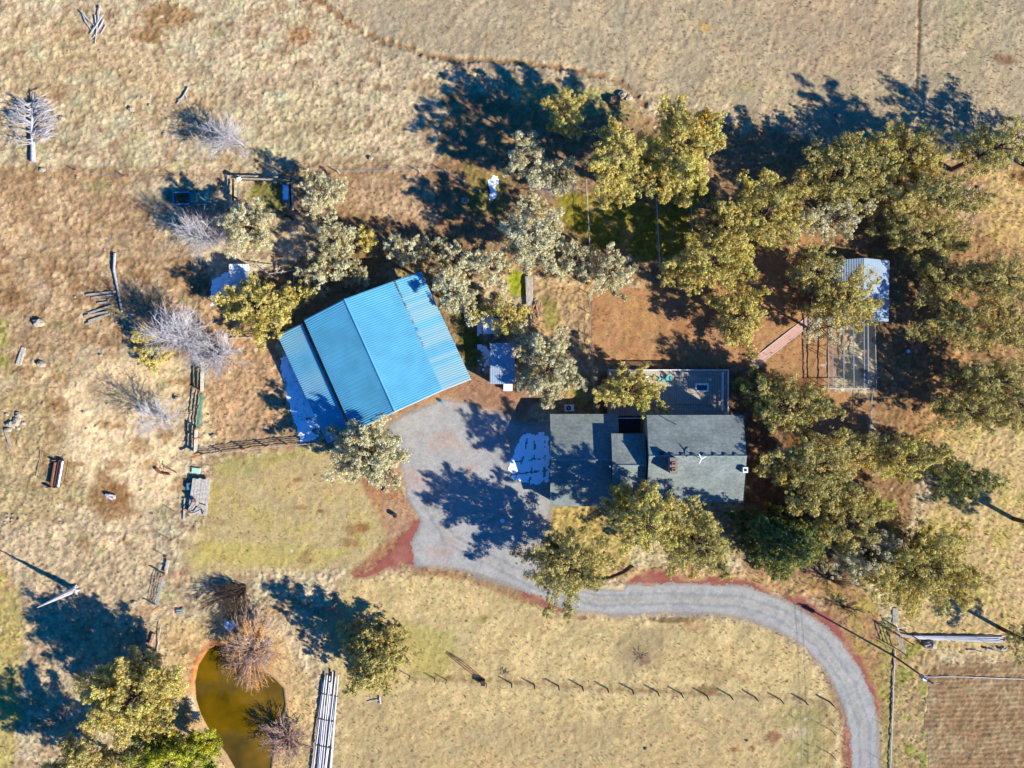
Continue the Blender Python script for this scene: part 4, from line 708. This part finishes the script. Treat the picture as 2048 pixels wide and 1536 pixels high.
for k in range(16):
    x=R.uniform(1064,1084); y=R.uniform(608,640); a=R.uniform(1.2,2.1); tag(MB().tube([P(x-8*math.cos(a),y-8*math.sin(a)*1.3,.3+.04*k),P(x+8*math.cos(a),y+8*math.sin(a)*1.3,.25)],.06,5).build('cut_stick',M['pink_wood'],org=P(x,y)),'pale cut stick in the brush heap below the plank stack','stick','brush heap sticks')
logs('log_edging','low curved log edging the yellow grass above the driveway','log',[[(1204,1161,.15),(1225,1156,.15),(1250,1146,.15),(1268,1133,.15)]],'brown_wood',r=.22)
# rocks
def rock(px,py,r,label,m='rock',cat='rock',group=None,name='rock'):
    c=P(px,py); rr=random.Random(int(px*7+py)); vs=[];fs=[]; nu,nv=10,6
    for j in range(nv+1):
        for i in range(nu):
            th=math.pi*j/nv; ph=2*math.pi*i/nu; k=r*(1+rr.uniform(-.22,.22)); vs.append((c.x+k*math.sin(th)*math.cos(ph)*1.15,c.y+k*math.sin(th)*math.sin(ph)*.9,max(-.05,r*.3+k*.75*math.cos(th))))
    for j in range(nv):
        for i in range(nu): fs.append((j*nu+i,(j+1)*nu+i,(j+1)*nu+(i+1)%nu,j*nu+(i+1)%nu))
    return tag(raw(name,vs,fs,M[m],org=c),label,cat,group)
rock(80,646,.85,'large white boulder alone in the left corral'); rock(84,728,.65,'low pale rock near the two squared timbers'); rock(1227,202,.95,'round grey-brown boulder at the foot of the dug bank','dark_rock'); rock(1245,190,.7,'pale angular boulder just above the round grey-brown one'); rock(1257,196,.55,'smaller boulder right of the round grey-brown one')
rock(1858,1288,.95,'large grey rock just below the west end of the pipe bundle'); rock(428,872,.45,'small white rock inside the corral near the green gate'); rock(354,797,.4,'small pale rock beside the bare grey shrub and green gate'); rock(264,219,.5,'pale rock near the middle of the upper left pasture'); rock(125,237,.45,'pale rock right of the fallen dead tree')
rock(268,1205,.01+.3,'small pale rock east of the dead snag'); rock(742,317,.4,'small pale rock in the pasture above the wire fence','rock'); rock(86,340,.45,'pale rock at the foot of the fallen dead tree'); rock(772,980,.5,'pale rock on the red-brown soil beside the driveway'); rock(930,402,.6,'pale boulder at the edge of the tree shade above the barn'); rock(1677,232,.35,'small dark-shadowed stone in the upper right meadow')
for k in range(12): rock(28+R.uniform(-14,20),838+R.uniform(-10,22),R.uniform(.25,.6),'stone in the heap near the left edge',group='stone heap at the left edge')
for k in range(46):
    u=R.random(); x=1880+u*80+R.uniform(-8,8); y=402-u*38+R.uniform(-9,9)+(u>.7)*R.uniform(0,80)*(u-.6)*2; rock(x,y,R.uniform(.18,.4),'small stone in the rocky band beside the right-hand trees',R.choice(['rock','dark_rock']),group='stones in the rocky band')
for k in range(30): rock(R.uniform(0,420),R.uniform(90,860),R.uniform(.12,.26),'small stray stone scattered over the left pasture',group='stray stones in the left pasture')
for k in range(10): rock(R.uniform(5,60),R.uniform(1028,1046),R.uniform(.1,.22),'white pebble in the cluster at the left edge above the snag',group='white pebbles above the snag')
# small yard things
def pot(px,py,r,h,name,label,cat,m,m2='black'):
    e=thing(name,label,cat,P(px,py)); c=P(px,py); MB().tube([(c.x,c.y,0),(c.x,c.y,h)],[r*.85,r],12).build('body',M[m],e); MB().tube([(c.x,c.y,h),(c.x,c.y,h+.03)],r*.75,12).build('opening' if m2=='black' else 'lid',M[m2],e)
pot(791,1030,.38,.8,'burn_barrel','rusty orange barrel beside the driveway apron','barrel','rust'); pot(884,803,.25,.5,'bucket','small blue bucket at the barn corner','bucket','blue_paint','blue_paint')
pot(1812,703,.38,.7,'barrel','white-topped blue barrel in the clearing right of the wire pen','barrel','blue_paint','white_paint')
lp=thing('lamp_post','small white-topped lamp post standing in the tree shade on the driveway','lamp post',P(1005,1038)); c=P(1005,1038); MB().tube([(c.x,c.y,0),(c.x,c.y,1.6)],.08,8).build('post',M['galv'],lp); MB().tube([(c.x,c.y,1.6),(c.x,c.y,2.0)],[.35,.3],10).build('lamp_head',M['white_paint'],lp)
rock(1495,1482,.2,'small white scrap in the lower field near the bare spots'); rock(1292,1497,.3,'small white stone low in the middle of the lower field')
e=thing('yard_bench','small dark bench by the north railing of the deck','bench',P(1345,733)); c=P(1345,733); MB().box((c.x,c.y,.45),(1.6,.4,.06)).build('seat',M['brown_wood'],e)
for s in (-.7,.7): MB().box((c.x+s,c.y,.21),(.06,.36,.42)).build('leg',M['brown_wood'],e)
# ---------------------------------------------------------------- trees
def leaf_mat(name, cols, orange=.04):
    cols = [tuple(min(.62, v*2.2) for v in c) for c in cols]
    m, t, b = nodes_mat(name); N = t.nodes; L = t.links; at = N.new('ShaderNodeAttribute'); at.attribute_name='tint'
    r = N.new('ShaderNodeValToRGB'); el = r.color_ramp.elements; n=len(cols)
    el[0].position=0; el[0].color=(*cols[0],1); el[1].position=1-orange; el[1].color=(*cols[-1],1)
    for i in range(1,n-1): e=el.new((1-orange)*i/(n-1)); e.color=(*cols[i],1)
    if orange: e=el.new(min(1,1-orange*.6)); e.color=(*S(226,160,22,.8),1); e=el.new(1.0); e.color=(*S(222,150,18,.8),1)
    L.new(at.outputs['Fac'], r.inputs[0]); L.new(r.outputs[0], b.inputs['Base Color']); b.inputs['Roughness'].default_value=.75; b.inputs['Specular IOR Level'].default_value=.2
    tl = N.new('ShaderNodeBsdfTranslucent'); L.new(r.outputs[0], tl.inputs[0]); ms = N.new('ShaderNodeMixShader'); ms.inputs[0].default_value = .22
    L.new(b.outputs[0], ms.inputs[1]); L.new(tl.outputs[0], ms.inputs[2]); L.new(ms.outputs[0], N['Material Output'].inputs[0])
    return m
LM = {'pale': leaf_mat('pale_foliage',[S(84,80,48),S(158,146,106),S(186,174,136),S(200,186,156),S(168,160,104)],.05),
      'yellow': leaf_mat('yellow_foliage',[S(80,74,34),S(158,142,76),S(186,164,92),S(198,176,112),S(214,184,74)],.10),
      'green': leaf_mat('green_foliage',[S(66,68,34),S(130,124,72),S(164,152,90),S(178,164,104),S(190,168,86)],.05),
      'dark': leaf_mat('dark_foliage',[S(40,56,34),S(76,92,54),S(108,116,62),S(134,132,70),S(176,158,60)],.02),
      'bright': leaf_mat('bright_foliage',[S(70,80,14),S(130,136,40),S(160,160,50),S(182,176,56),S(140,150,30)],.02)}
def leaves(cen, rad, tint, per, size, g):
    n=len(cen); d=g.normal(size=(n,per,3)); d[...,2]=d[...,2]*.8+.35; d/=np.linalg.norm(d,axis=2,keepdims=True)
    pos=cen[:,None,:]+d*rad[:,None,None]*g.uniform(.55,1.08,(n,per,1))
    nrm=d+g.normal(size=d.shape)*.45; nrm/=np.linalg.norm(nrm,axis=2,keepdims=True)
    a=np.cross(nrm,g.normal(size=d.shape)); a/=np.linalg.norm(a,axis=2,keepdims=True)+1e-9; b2=np.cross(nrm,a)
    s=size*g.uniform(.6,1.3,(n,per,1)); v=np.stack([pos+a*s, pos-a*s*.5+b2*s*.75, pos-a*s*.5-b2*s*.75],2).reshape(-1,3)
    tt=np.repeat(np.clip(tint[:,None]+g.normal(size=(n,per))*.05,0,1).ravel(),3); return v, np.arange(len(v)).reshape(-1,3), tt
def tree(name, label, px, py, rx, ry, h, kind, fol, seed, group=None, rot=0, dens=1.0, dead=0.0):
    g=np.random.default_rng(seed); rr=random.Random(seed); zf=.62 if kind!='cone' else .35; zc=h*zf; ctr=P(px,py,zc); k=(HC-zc)/HC/PPM; RX,RY=rx*k,ry*k
    base=Vector((ctr.x,ctr.y,0)); e=thing(name,label,'tree',base,group); tr=MB()
    zb={'round':.22,'pine':.34,'cone':.06}[kind]*h; area=RX*RY*math.pi
    lx,ly=rr.uniform(-.4,.4),rr.uniform(-.4,.4); top=Vector((base.x+lx,base.y+ly,h*.93)); r0=.045*h*.5+.08
    tr.tube([base-Vector((0,0,.2)),base+Vector((lx*.2,ly*.2,h*.3)),base+Vector((lx*.6,ly*.6,h*.6)),top],[r0,r0*.8,r0*.5,.04],7)
    ph=[rr.uniform(0,6.28) for _ in range(4)]
    def env(a,u):    # radius factor by azimuth a and height fraction u
        w=1+.15*math.sin(3*a+ph[0]+u*2)+.14*math.sin(5*a+ph[1]-u*3)+.12*math.sin(9*a+ph[2]+u*5)
        if kind=='cone': s=(1-u)**.68*1.05+.03
        elif kind=='pine': s=math.sqrt(max(0,1-(abs(u-.42)/.6)**2.4))*.98+.05
        else: s=math.sqrt(max(0.02,1-(abs(u-.4)/.61)**2.3))
        return w*s
    cs=[];rd=[];tn=[]
    nl=int((34 if kind!='cone' else 60)*max(.6,min(2.2,area/60))); cr_,sr_=math.cos(rot),math.sin(rot)
    for i in range(nl):
        a=i*2.39996+rr.uniform(-.35,.35); u=(i+.5)/nl; u=u if kind!='cone' else u**1.35
        f=env(a,u)*rr.choice((.68,.84,.96,1.04,1.2))*rr.uniform(.92,1.08); ex,ey=math.cos(a)*RX*f,math.sin(a)*RY*f; z1=zb+u*(h-zb)
        z0=max(zb*.6,z1-(.35*math.hypot(ex,ey)+.3)) if kind!='cone' else min(h*.95,z1+.1*math.hypot(ex,ey))
        st=base+Vector((lx*z0/h,ly*z0/h,z0)); en_=Vector((base.x+ex*cr_-ey*sr_,base.y+ex*sr_+ey*cr_,z1)); md=st.lerp(en_,.5)+Vector((rr.uniform(-.3,.3),rr.uniform(-.3,.3),rr.uniform(0,.4)))
        L_=(en_-st).length; tr.tube([st,md,en_],[.05+.012*L_,.04,.015],4,False)
        lt=rr.gauss(.5,.16)
        n=max(3,int(L_*L_*.74*dens+L_*3.0*dens)); side=(en_-st).cross(Vector((0,0,1))); side=side.normalized() if side.length>.01 else Vector((1,0,0))
        for j in range(n):
            v=1-(rr.random()**1.1)*.7; p=st.lerp(md,v*2) if v<.5 else md.lerp(en_,(v-.5)*2)
            wdt=(.12+.5*(1-v))*L_*.62+.12; off=rr.gauss(0,.5)*wdt; p=p+side*off+Vector((rr.gauss(0,.12),rr.gauss(0,.12),rr.gauss(.1,.22)))
            if rr.random()<dead: continue
            if j%6==0: tr.tube([st.lerp(en_,max(.15,v-.25)),p],[.03,.012],3,False)
            cs.append(p[:]); rd.append(rr.uniform(.2,.43)*(1 if kind!='cone' else .8)); tn.append(min(1,max(0,rr.gauss(lt,.17))) if rr.random()>.05 else rr.uniform(.9,1))
    cs=np.array(cs); rd=np.array(rd); tn=np.array(tn)
    V_,F_,T_=leaves(cs,rd,tn,36,.098,g)
    tr.build('trunk',M['bark'],e); raw('crown',V_,F_,LM[fol],e,tint=T_); return len(F_)
NT=0
TREES=[
 ('juniper_tree','rounded pale juniper right of the timber corral',642,380,50,46,8,'round','pale'),
 ('juniper_tree','pale juniper between the corral and the barn, just south of the rounded one',668,480,50,50,8,'round','pale'),
 ('juniper_tree','small yellow juniper between two pale ones north of the barn',735,478,18,24,4.5,'round','yellow'),
 ('juniper_tree','pale juniper standing over the north-east end of the barn ridge',815,500,46,36,6,'round','pale'),
 ('juniper_tree','pale juniper beside the grey shrub and below the timber corral',492,452,50,55,11,'round','pale'),
 ('juniper_tree','wide yellow-tipped juniper covering part of the white scrap shed',517,613,86,58,8,'round','yellow'),
 ('juniper_tree','low spreading juniper hugging the barn north-west wall',660,545,66,32,6,'round','pale'),
 ('juniper_tree','bushy juniper above the north corner of the barn lean-to roof',915,520,48,38,7.5,'round','pale'),
 ('juniper_tree','juniper overhanging the blue lean-to roof of the barn',912,590,44,46,12,'round','pale'),
 ('juniper_tree','juniper whose branches cover the small white-roofed shed',1010,635,48,46,7,'round','yellow'),
 ('juniper_tree','juniper among the plank stack and bright moss patch',985,530,48,40,7.5,'round','pale'),
 ('juniper_tree','upright juniper just right of the small ragged snow patch',1058,325,42,50,13,'pine','pale'),
 ('juniper_tree','juniper with mixed grey twigs left of the mossy paddock',1118,350,42,36,12,'round','pale'),
 ('juniper_tree','large pale juniper south of the snow patch and west of the mossy paddock',1066,478,58,60,13.5,'pine','pale'),
 ('juniper_tree','northernmost juniper of the grove, below the dug bank',1132,232,46,46,13,'pine','yellow'),
 ('pine_tree','yellowish pine, left of the two big crowns above the mossy paddock',1238,325,60,72,19,'pine','yellow'),
 ('pine_tree','biggest yellow-tipped pine, right of the two big crowns above the mossy paddock',1358,308,68,90,19,'pine','yellow'),
 ('pine_tree','dim shaded pine tucked below the biggest yellow-tipped pine',1385,385,44,38,8,'pine','dark'),
 ('juniper_tree','pale juniper at the south edge of the mossy paddock',1224,545,50,52,8,'pine','pale'),
 ('juniper_tree','juniper left of the wire-fenced grass strip among plank stacks',1150,520,46,44,8,'round','pale'),
 ('juniper_tree','tall pale juniper between the larger shed and the house',1096,735,56,74,9,'pine','pale'),
 ('juniper_tree','juniper leaning over the west end of the deck',1264,783,64,54,8,'pine','yellow'),
 ('pine_tree','broad pine over the north edge of the brown yard',1415,530,88,50,12,'pine','yellow'),
 ('pine_tree','dense yellow pine east of the mossy paddock',1525,430,82,68,13,'pine','yellow'),
 ('pine_tree','greyish pine filling the gap right of the shaded pine',1450,460,60,50,11,'pine','green'),
 ('juniper_tree','sparse juniper in the brown yard left of the pink path',1482,632,52,58,9,'pine','yellow'),
 ('pine_tree','tall pine left of centre in the eastern grove, north of the metal shed',1680,345,80,74,12,'pine','green'),
 ('pine_tree','lighter pine directly below the tall one north of the metal shed',1668,440,58,44,10,'pine','pale'),
 ('pine_tree','pine on the meadow edge, topmost of the eastern grove',1805,312,82,56,9.5,'pine','yellow'),
 ('pine_tree','broad green pine beside the rocky band',1862,385,76,54,12,'pine','green'),
 ('pine_tree','low green pine beneath the rocky band and above the metal shed',1850,468,80,44,9,'pine','green'),
 ('pine_tree','green pine between the tall eastern crowns, over bare ground',1765,405,38,36,8,'pine','green'),
 ('pine_tree','upper right corner pine whose shadow falls on the meadow',1992,296,58,50,17,'pine','green'),
 ('pine_tree','pine cut by the right edge below the corner pine',2140,290,70,60,15,'pine','green'),
 ('pine_tree','grey-green pine over the left slope of the metal shed',1634,545,54,56,10,'pine','green'),
 ('pine_tree','yellow-crowned pine covering the top of the wire pen',1690,608,66,58,9.5,'pine','yellow'),
 ('pine_tree','thin pale pine hiding the north-west corner of the wire pen',1650,655,42,40,8,'pine','pale'),
 ('pine_tree','large olive pine right of the metal shed',1895,560,60,52,8,'pine','green'),
 ('pine_tree','olive pine at the right edge, level with the metal shed',2000,560,64,58,11,'pine','green'),
 ('pine_tree','olive pine above the white-topped barrel clearing',1915,650,60,52,10,'pine','green'),
 ('pine_tree','pine against the right edge, level with the wire pen',2012,665,60,48,10,'pine','green'),
 ('pine_tree','green pine right of the dark hollow in the clearing',1985,760,76,50,11,'pine','green'),
 ('pine_tree','lower green pine at the edge of the straw-coloured field',1940,825,80,44,10,'pine','green'),
 ('pine_tree','right edge pine just above the straw-coloured field',2050,810,54,56,11,'pine','green'),
 ('pine_tree','pine touching the north-east corner of the house roof',1580,812,72,60,11,'pine','green'),
 ('pine_tree','dark pine touching the deck railing east side',1520,780,44,50,9,'pine','dark'),
 ('pine_tree','big dark pine east of the house chimney',1628,935,88,70,13,'pine','green'),
 ('pine_tree','pine straddling the thin-posted white-topped fence',1800,915,86,46,11,'pine','yellow'),
 ('pine_tree','shaded blue-green pine right of the pine on the fence',1925,960,64,48,11,'pine','dark'),
 ('pine_tree','tallest pine in front of the house, over the south eave',1290,1038,70,66,18.5,'pine','yellow'),
 ('pine_tree','pine in front of the house beside the red cinder strip',1396,1088,72,66,14,'pine','green'),
 ('fir_tree','dark cone-shaped fir with gold tips south-east of the house',1556,1082,88,70,17,'cone','dark'),
 ('pine_tree','olive pine immediately right of the gold-tipped fir',1685,1040,70,72,11,'pine','green'),
 ('pine_tree','grey-olive pine above the bare dark shrub',1738,1108,62,58,10,'pine','pale'),
 ('pine_tree','wide gold-flecked pine above the corner gate',1850,1135,102,80,12,'pine','yellow'),
 ('pine_tree','lone pine standing over the bend of the driveway',1137,1128,78,72,14.5,'pine','green'),
 ('juniper_tree','round fine-leaved juniper on the lawn corner at the barn front',727,908,74,66,11.5,'round','pale'),
 ('fir_tree','solitary cone-shaped fir casting a pointed shadow toward the pond',748,1318,66,68,13,'cone','green'),
 ('pine_tree','pine on the west bank of the pond with bare limbs showing',268,1398,92,74,13.5,'pine','yellow'),
 ('pine_tree','lime-green pine at the bottom edge left of the pond',355,1512,86,50,10,'pine','bright'),
 ('pine_tree','small dark pine between the lime-green pine and the yellow one',300,1478,56,46,8,'pine','dark'),
 ('pine_tree','upper small pine on the pond bank beside the leaning pole',275,1330,36,34,9,'pine','yellow'),
 ('juniper_tree','low juniper just right of the small ragged snow patch and rocks',1064,413,38,32,5.5,'round','pale'),
 ('juniper_shrub','small olive juniper bush above its wider neighbour in the left corral',283,671,20,17,3.2,'round','yellow'),
 ('juniper_shrub','wider low olive juniper bush left of the bare grey shrub',306,712,36,24,2.6,'round','yellow'),
 ('pine_tree','pine cut by the right edge just below the pipe bundle',2068,1290,46,46,12,'pine','green'),
 ('pine_tree','pine beyond the right edge beside the straw-coloured field',2110,1060,60,56,14,'pine','green'),
 ('pine_tree','pine just outside the lower left corner',150,1550,80,60,13,'pine','green'),
]
for i,(nm,lb,px,py,rx,ry,h,kd,fo) in enumerate(TREES):
    NT+=tree(nm,lb,px,py,rx,ry,h,kd,fo,100+i,'conifers of the ranch' if nm!='juniper_shrub' else 'juniper bushes in the corral',dead=.0,dens=1.05 if px<450 and py>1200 else (1.35 if h>16 or (kd=='cone') or nm=='juniper_tree' and h>=9 else (.82 if px>1480 else 1.0)))
# ---------------------------------------------------------------- bare shrubs and dead wood
def shrub(name,label,px,py,rx,ry,h,m,seed,n=26,th=.05,bias=(0,0),cat='shrub',droop=0.0):
    n=int(n*1.25); th*=.8; rr=random.Random(seed); base=P(px-bias[0]*12,py+bias[1]*12); e=thing(name,label,cat,base,'bare winter shrubs'); st=MB(); tw=MB(); ct=P(px,py); RX,RY=rx/12,ry/12
    for i in range(n):
        a=i*2.39996+rr.uniform(-.6,.6); f=math.sqrt(rr.uniform(.05,1.1)); z=h*(1-.55*f*f)*rr.uniform(.8,1.05)
        en_=Vector((ct.x+math.cos(a)*RX*f,ct.y+math.sin(a)*RY*f,z)); b0_=base+Vector((rr.uniform(-.25,.25),rr.uniform(-.25,.25),0)); md=b0_.lerp(en_,.5)+Vector((0,0,h*.22))
        st.tube([b0_,b0_.lerp(md,.6),md,en_.lerp(md,.3),en_],[th*1.9,th*1.5,th,th*.6,th*.3],4,False)
        for j in range(9):
            v=rr.uniform(.2,.95); p=b0_.lerp(md,v*2) if v<.5 else md.lerp(en_,(v-.5)*2); d=(en_-b0_).normalized(); L_=h*.3*rr.uniform(.5,1.1)
            d2=Vector((d.x+rr.gauss(0,.55),d.y+rr.gauss(0,.55),d.z*.6+rr.gauss(.1,.3)-droop)).normalized(); q=p+d2*L_; tw.tube([p,p+d2*L_*.5+Vector((0,0,.05)),q-Vector((0,0,droop*.4))],[th*.7,th*.5,th*.25],3,False)
            for l in range(4):
                s_=p.lerp(q,rr.uniform(.2,1)); d3=Vector((d2.x+rr.gauss(0,.6),d2.y+rr.gauss(0,.6),d2.z+rr.gauss(0,.4)-droop)).normalized(); tw.tube([s_,s_+d3*L_*rr.uniform(.3,.7)],[th*.45,th*.25],3,False)
    st.build('stems',M[m],e); tw.build('twigs',M[m],e)
shrub('bare_tree','leafless grey tree north-west of the timber corral',470,300,52,44,7.5,'twig_grey',1,26,.05,(-1,-1))
shrub('bare_shrub','pinkish-grey leafless shrub beside the old pickup',424,458,38,38,5,'twig_pink',2,26,.05); shrub('bare_shrub','silver-grey leafless shrub just above the white scrap shed',430,485,62,36,8,'twig_grey',3,30,.05)
shrub('bare_tree','large silver leafless tree beside the small juniper bushes',395,668,58,40,10,'twig_grey',4,32,.06,(1.6,1)); shrub('bare_tree','silver leafless tree overhanging the top of the board fence',450,712,56,44,7,'twig_grey',5,32,.06)
shrub('bare_shrub','small silver leafless shrub left of the green gate',345,838,38,30,8,'twig_grey',6,18,.04,(.8,0)); shrub('willow_shrub','large orange drooping willow at the head of the pond',512,1290,66,84,4.2,'twig_orange',7,150,.05,droop=.35)
shrub('willow_shrub','pink-brown willow at the bottom edge right of the pond',578,1470,56,50,3.5,'twig_pink',8,60,.045); shrub('bare_shrub','dark twigs shaped as a shrub shadow north-west of the orange willow',448,1200,58,46,2.6,'twig_dark',9,60,.045,(-3.5,-2.2))  # the dark twigs by the willow imitate a shrub's cast shadow
shrub('bare_shrub','small pink leafless bush in the fir shadow',668,1218,18,18,2,'twig_pink',10,12,.04); shrub('bare_shrub','dark leafless shrub under the pines, above its smaller neighbour',1672,1150,46,24,3,'twig_dark',11,24,.04,(1.8,.4)); shrub('bare_shrub','small dark leafless shrub near the driveway bend',1696,1214,26,18,2.5,'twig_dark',12,14,.035,(1,-.3))
shrub('bare_shrub','pale leafless shrub tangled in the northern junipers',1110,380,44,26,4,'twig_grey',13,22,.045); shrub('bare_shrub','grey leafless shrub in the brown yard beneath the sparse juniper',1445,655,36,34,3.5,'twig_pink',14,20,.045); shrub('bare_shrub','grey leafless shrub beside the metal shed',1602,560,36,40,4,'twig_grey',15,20,.045)
shrub('bare_shrub','pinkish leafless sapling beside the white-topped barrel',1822,695,12,12,1.8,'twig_pink',16,9,.03); shrub('bare_shrub','dry brown weed clump in the middle of the lower field',1282,1312,20,22,.6,'twig_pink',17,14,.03); shrub('bare_shrub','dry weed clump at the west end of the field fence',1012,1345,15,12,.6,'twig_pink',18,10,.03)
# fallen dead tree
fd=thing('fallen_dead_tree','bleached fallen dead tree with spread limbs at the far left','dead tree',P(66,320)); o=MB()
o.tube([P(67,324,.5),P(66,290,.6),P(64,255,.8),P(66,215,.9),P(66,180,.8)],[.42,.34,.26,.18,.06],8); o.build('trunk',M['bone'],fd); o=MB(); rr=random.Random(5)
for i in range(76):
    y=rr.uniform(205,288); s=-1 if i%2 else 1; x0=65; L_=rr.uniform(28,62)*(1-abs(y-255)/110); a=rr.uniform(-.1,.75); x1=x0+s*L_*math.cos(a); y1=y-L_*math.sin(a)*.9; zz=rr.uniform(.3,2.6)
    p0,p1=P(x0,y,.8),P(x1,y1,zz); md=p0.lerp(p1,.5)+Vector((rr.uniform(-.4,.4),rr.uniform(-.7,.3),.5)); o.tube([p0,md,p1],[.08,.05,.02],4,False)
    for j in range(6): q=md.lerp(p1,rr.random()); o.tube([q,q+Vector((s*rr.uniform(.2,1.3),rr.uniform(-.5,1.0),rr.uniform(-.4,.4)))],[.05,.02],3,False)
o.build('limbs',M['bone'],fd)
sn=thing('dead_snag','leaning bleached dead snag casting a long pointed shadow at lower left','dead tree',P(152,1178)); b0=P(150,1179); 
MB().tube([b0-Vector((0,0,.1)),b0+Vector((0,0,1.2)),b0+Vector((-.2,-.1,4)),b0+Vector((-.3,-.2,8.6))],[.75,.5,.35,.06],9).build('trunk',M['bone'],sn)
o=MB()
for a in (0,1.3,2.6,4.0,5.2): o.tube([b0+Vector((0,0,.5)),b0+Vector((math.cos(a)*1.1,math.sin(a)*.9,.1))],[.3,.1],6)
o.build('roots',M['bone'],sn)
# ---------------------------------------------------------------- dry grass tufts
g=np.random.default_rng(3); n=60000; tx=g.uniform(-90,90,n); ty=g.uniform(-68,68,n)
ix=np.clip(((tx+96)/ST).astype(int)+len(ext),0,nx-1); iy=np.clip(((ty+74)/ST).astype(int)+len(ext),0,ny-1)
rgh=rough[iy,ix]; keep=(g.random(n)<rgh*.9)&(f40[iy,ix]+f15[iy,ix]>-.12)&(dp[iy,ix]>6)&(dt[iy,ix]>0)&(dd[iy,ix]>4); tx=tx[keep];ty=ty[keep];tz=Z[iy,ix][keep]; n=len(tx)
cen=np.stack([tx,ty,tz],1); B=6; az=g.uniform(0,6.28,(n,B)); ln=g.uniform(.10,.28,(n,B)); out=g.uniform(.06,.2,(n,B)); w_=.045; cg=C[iy,ix][keep]
dx,dy=np.cos(az),np.sin(az); tip=cen[:,None,:]+np.stack([dx*out,dy*out,ln],-1); s1=cen[:,None,:]+np.stack([-dy*w_,dx*w_,0*dx-.02],-1); s2=cen[:,None,:]+np.stack([dy*w_,-dx*w_,0*dx-.02],-1)
V_=np.stack([s1,s2,tip],2).reshape(-1,3); tn=np.repeat(g.random(n),B*3)
gm,t,b=nodes_mat('dry_grass'); at=t.nodes.new('ShaderNodeAttribute'); at.attribute_name='Col'; t.links.new(at.outputs['Color'],b.inputs['Base Color']); b.inputs['Roughness'].default_value=.9; b.inputs['Specular IOR Level'].default_value=.1
dg=raw('dry_grass',V_,np.arange(len(V_)).reshape(-1,3),gm); setcol(dg.data,np.repeat(np.clip(cg*g.uniform(.95,1.35,(n,1)),0,.8),B*3,axis=0))
tag(dg,'short dry straw-coloured grass tufts covering the pasture','grass',kind='stuff')
print('leaf faces',NT,'grass',n*B)
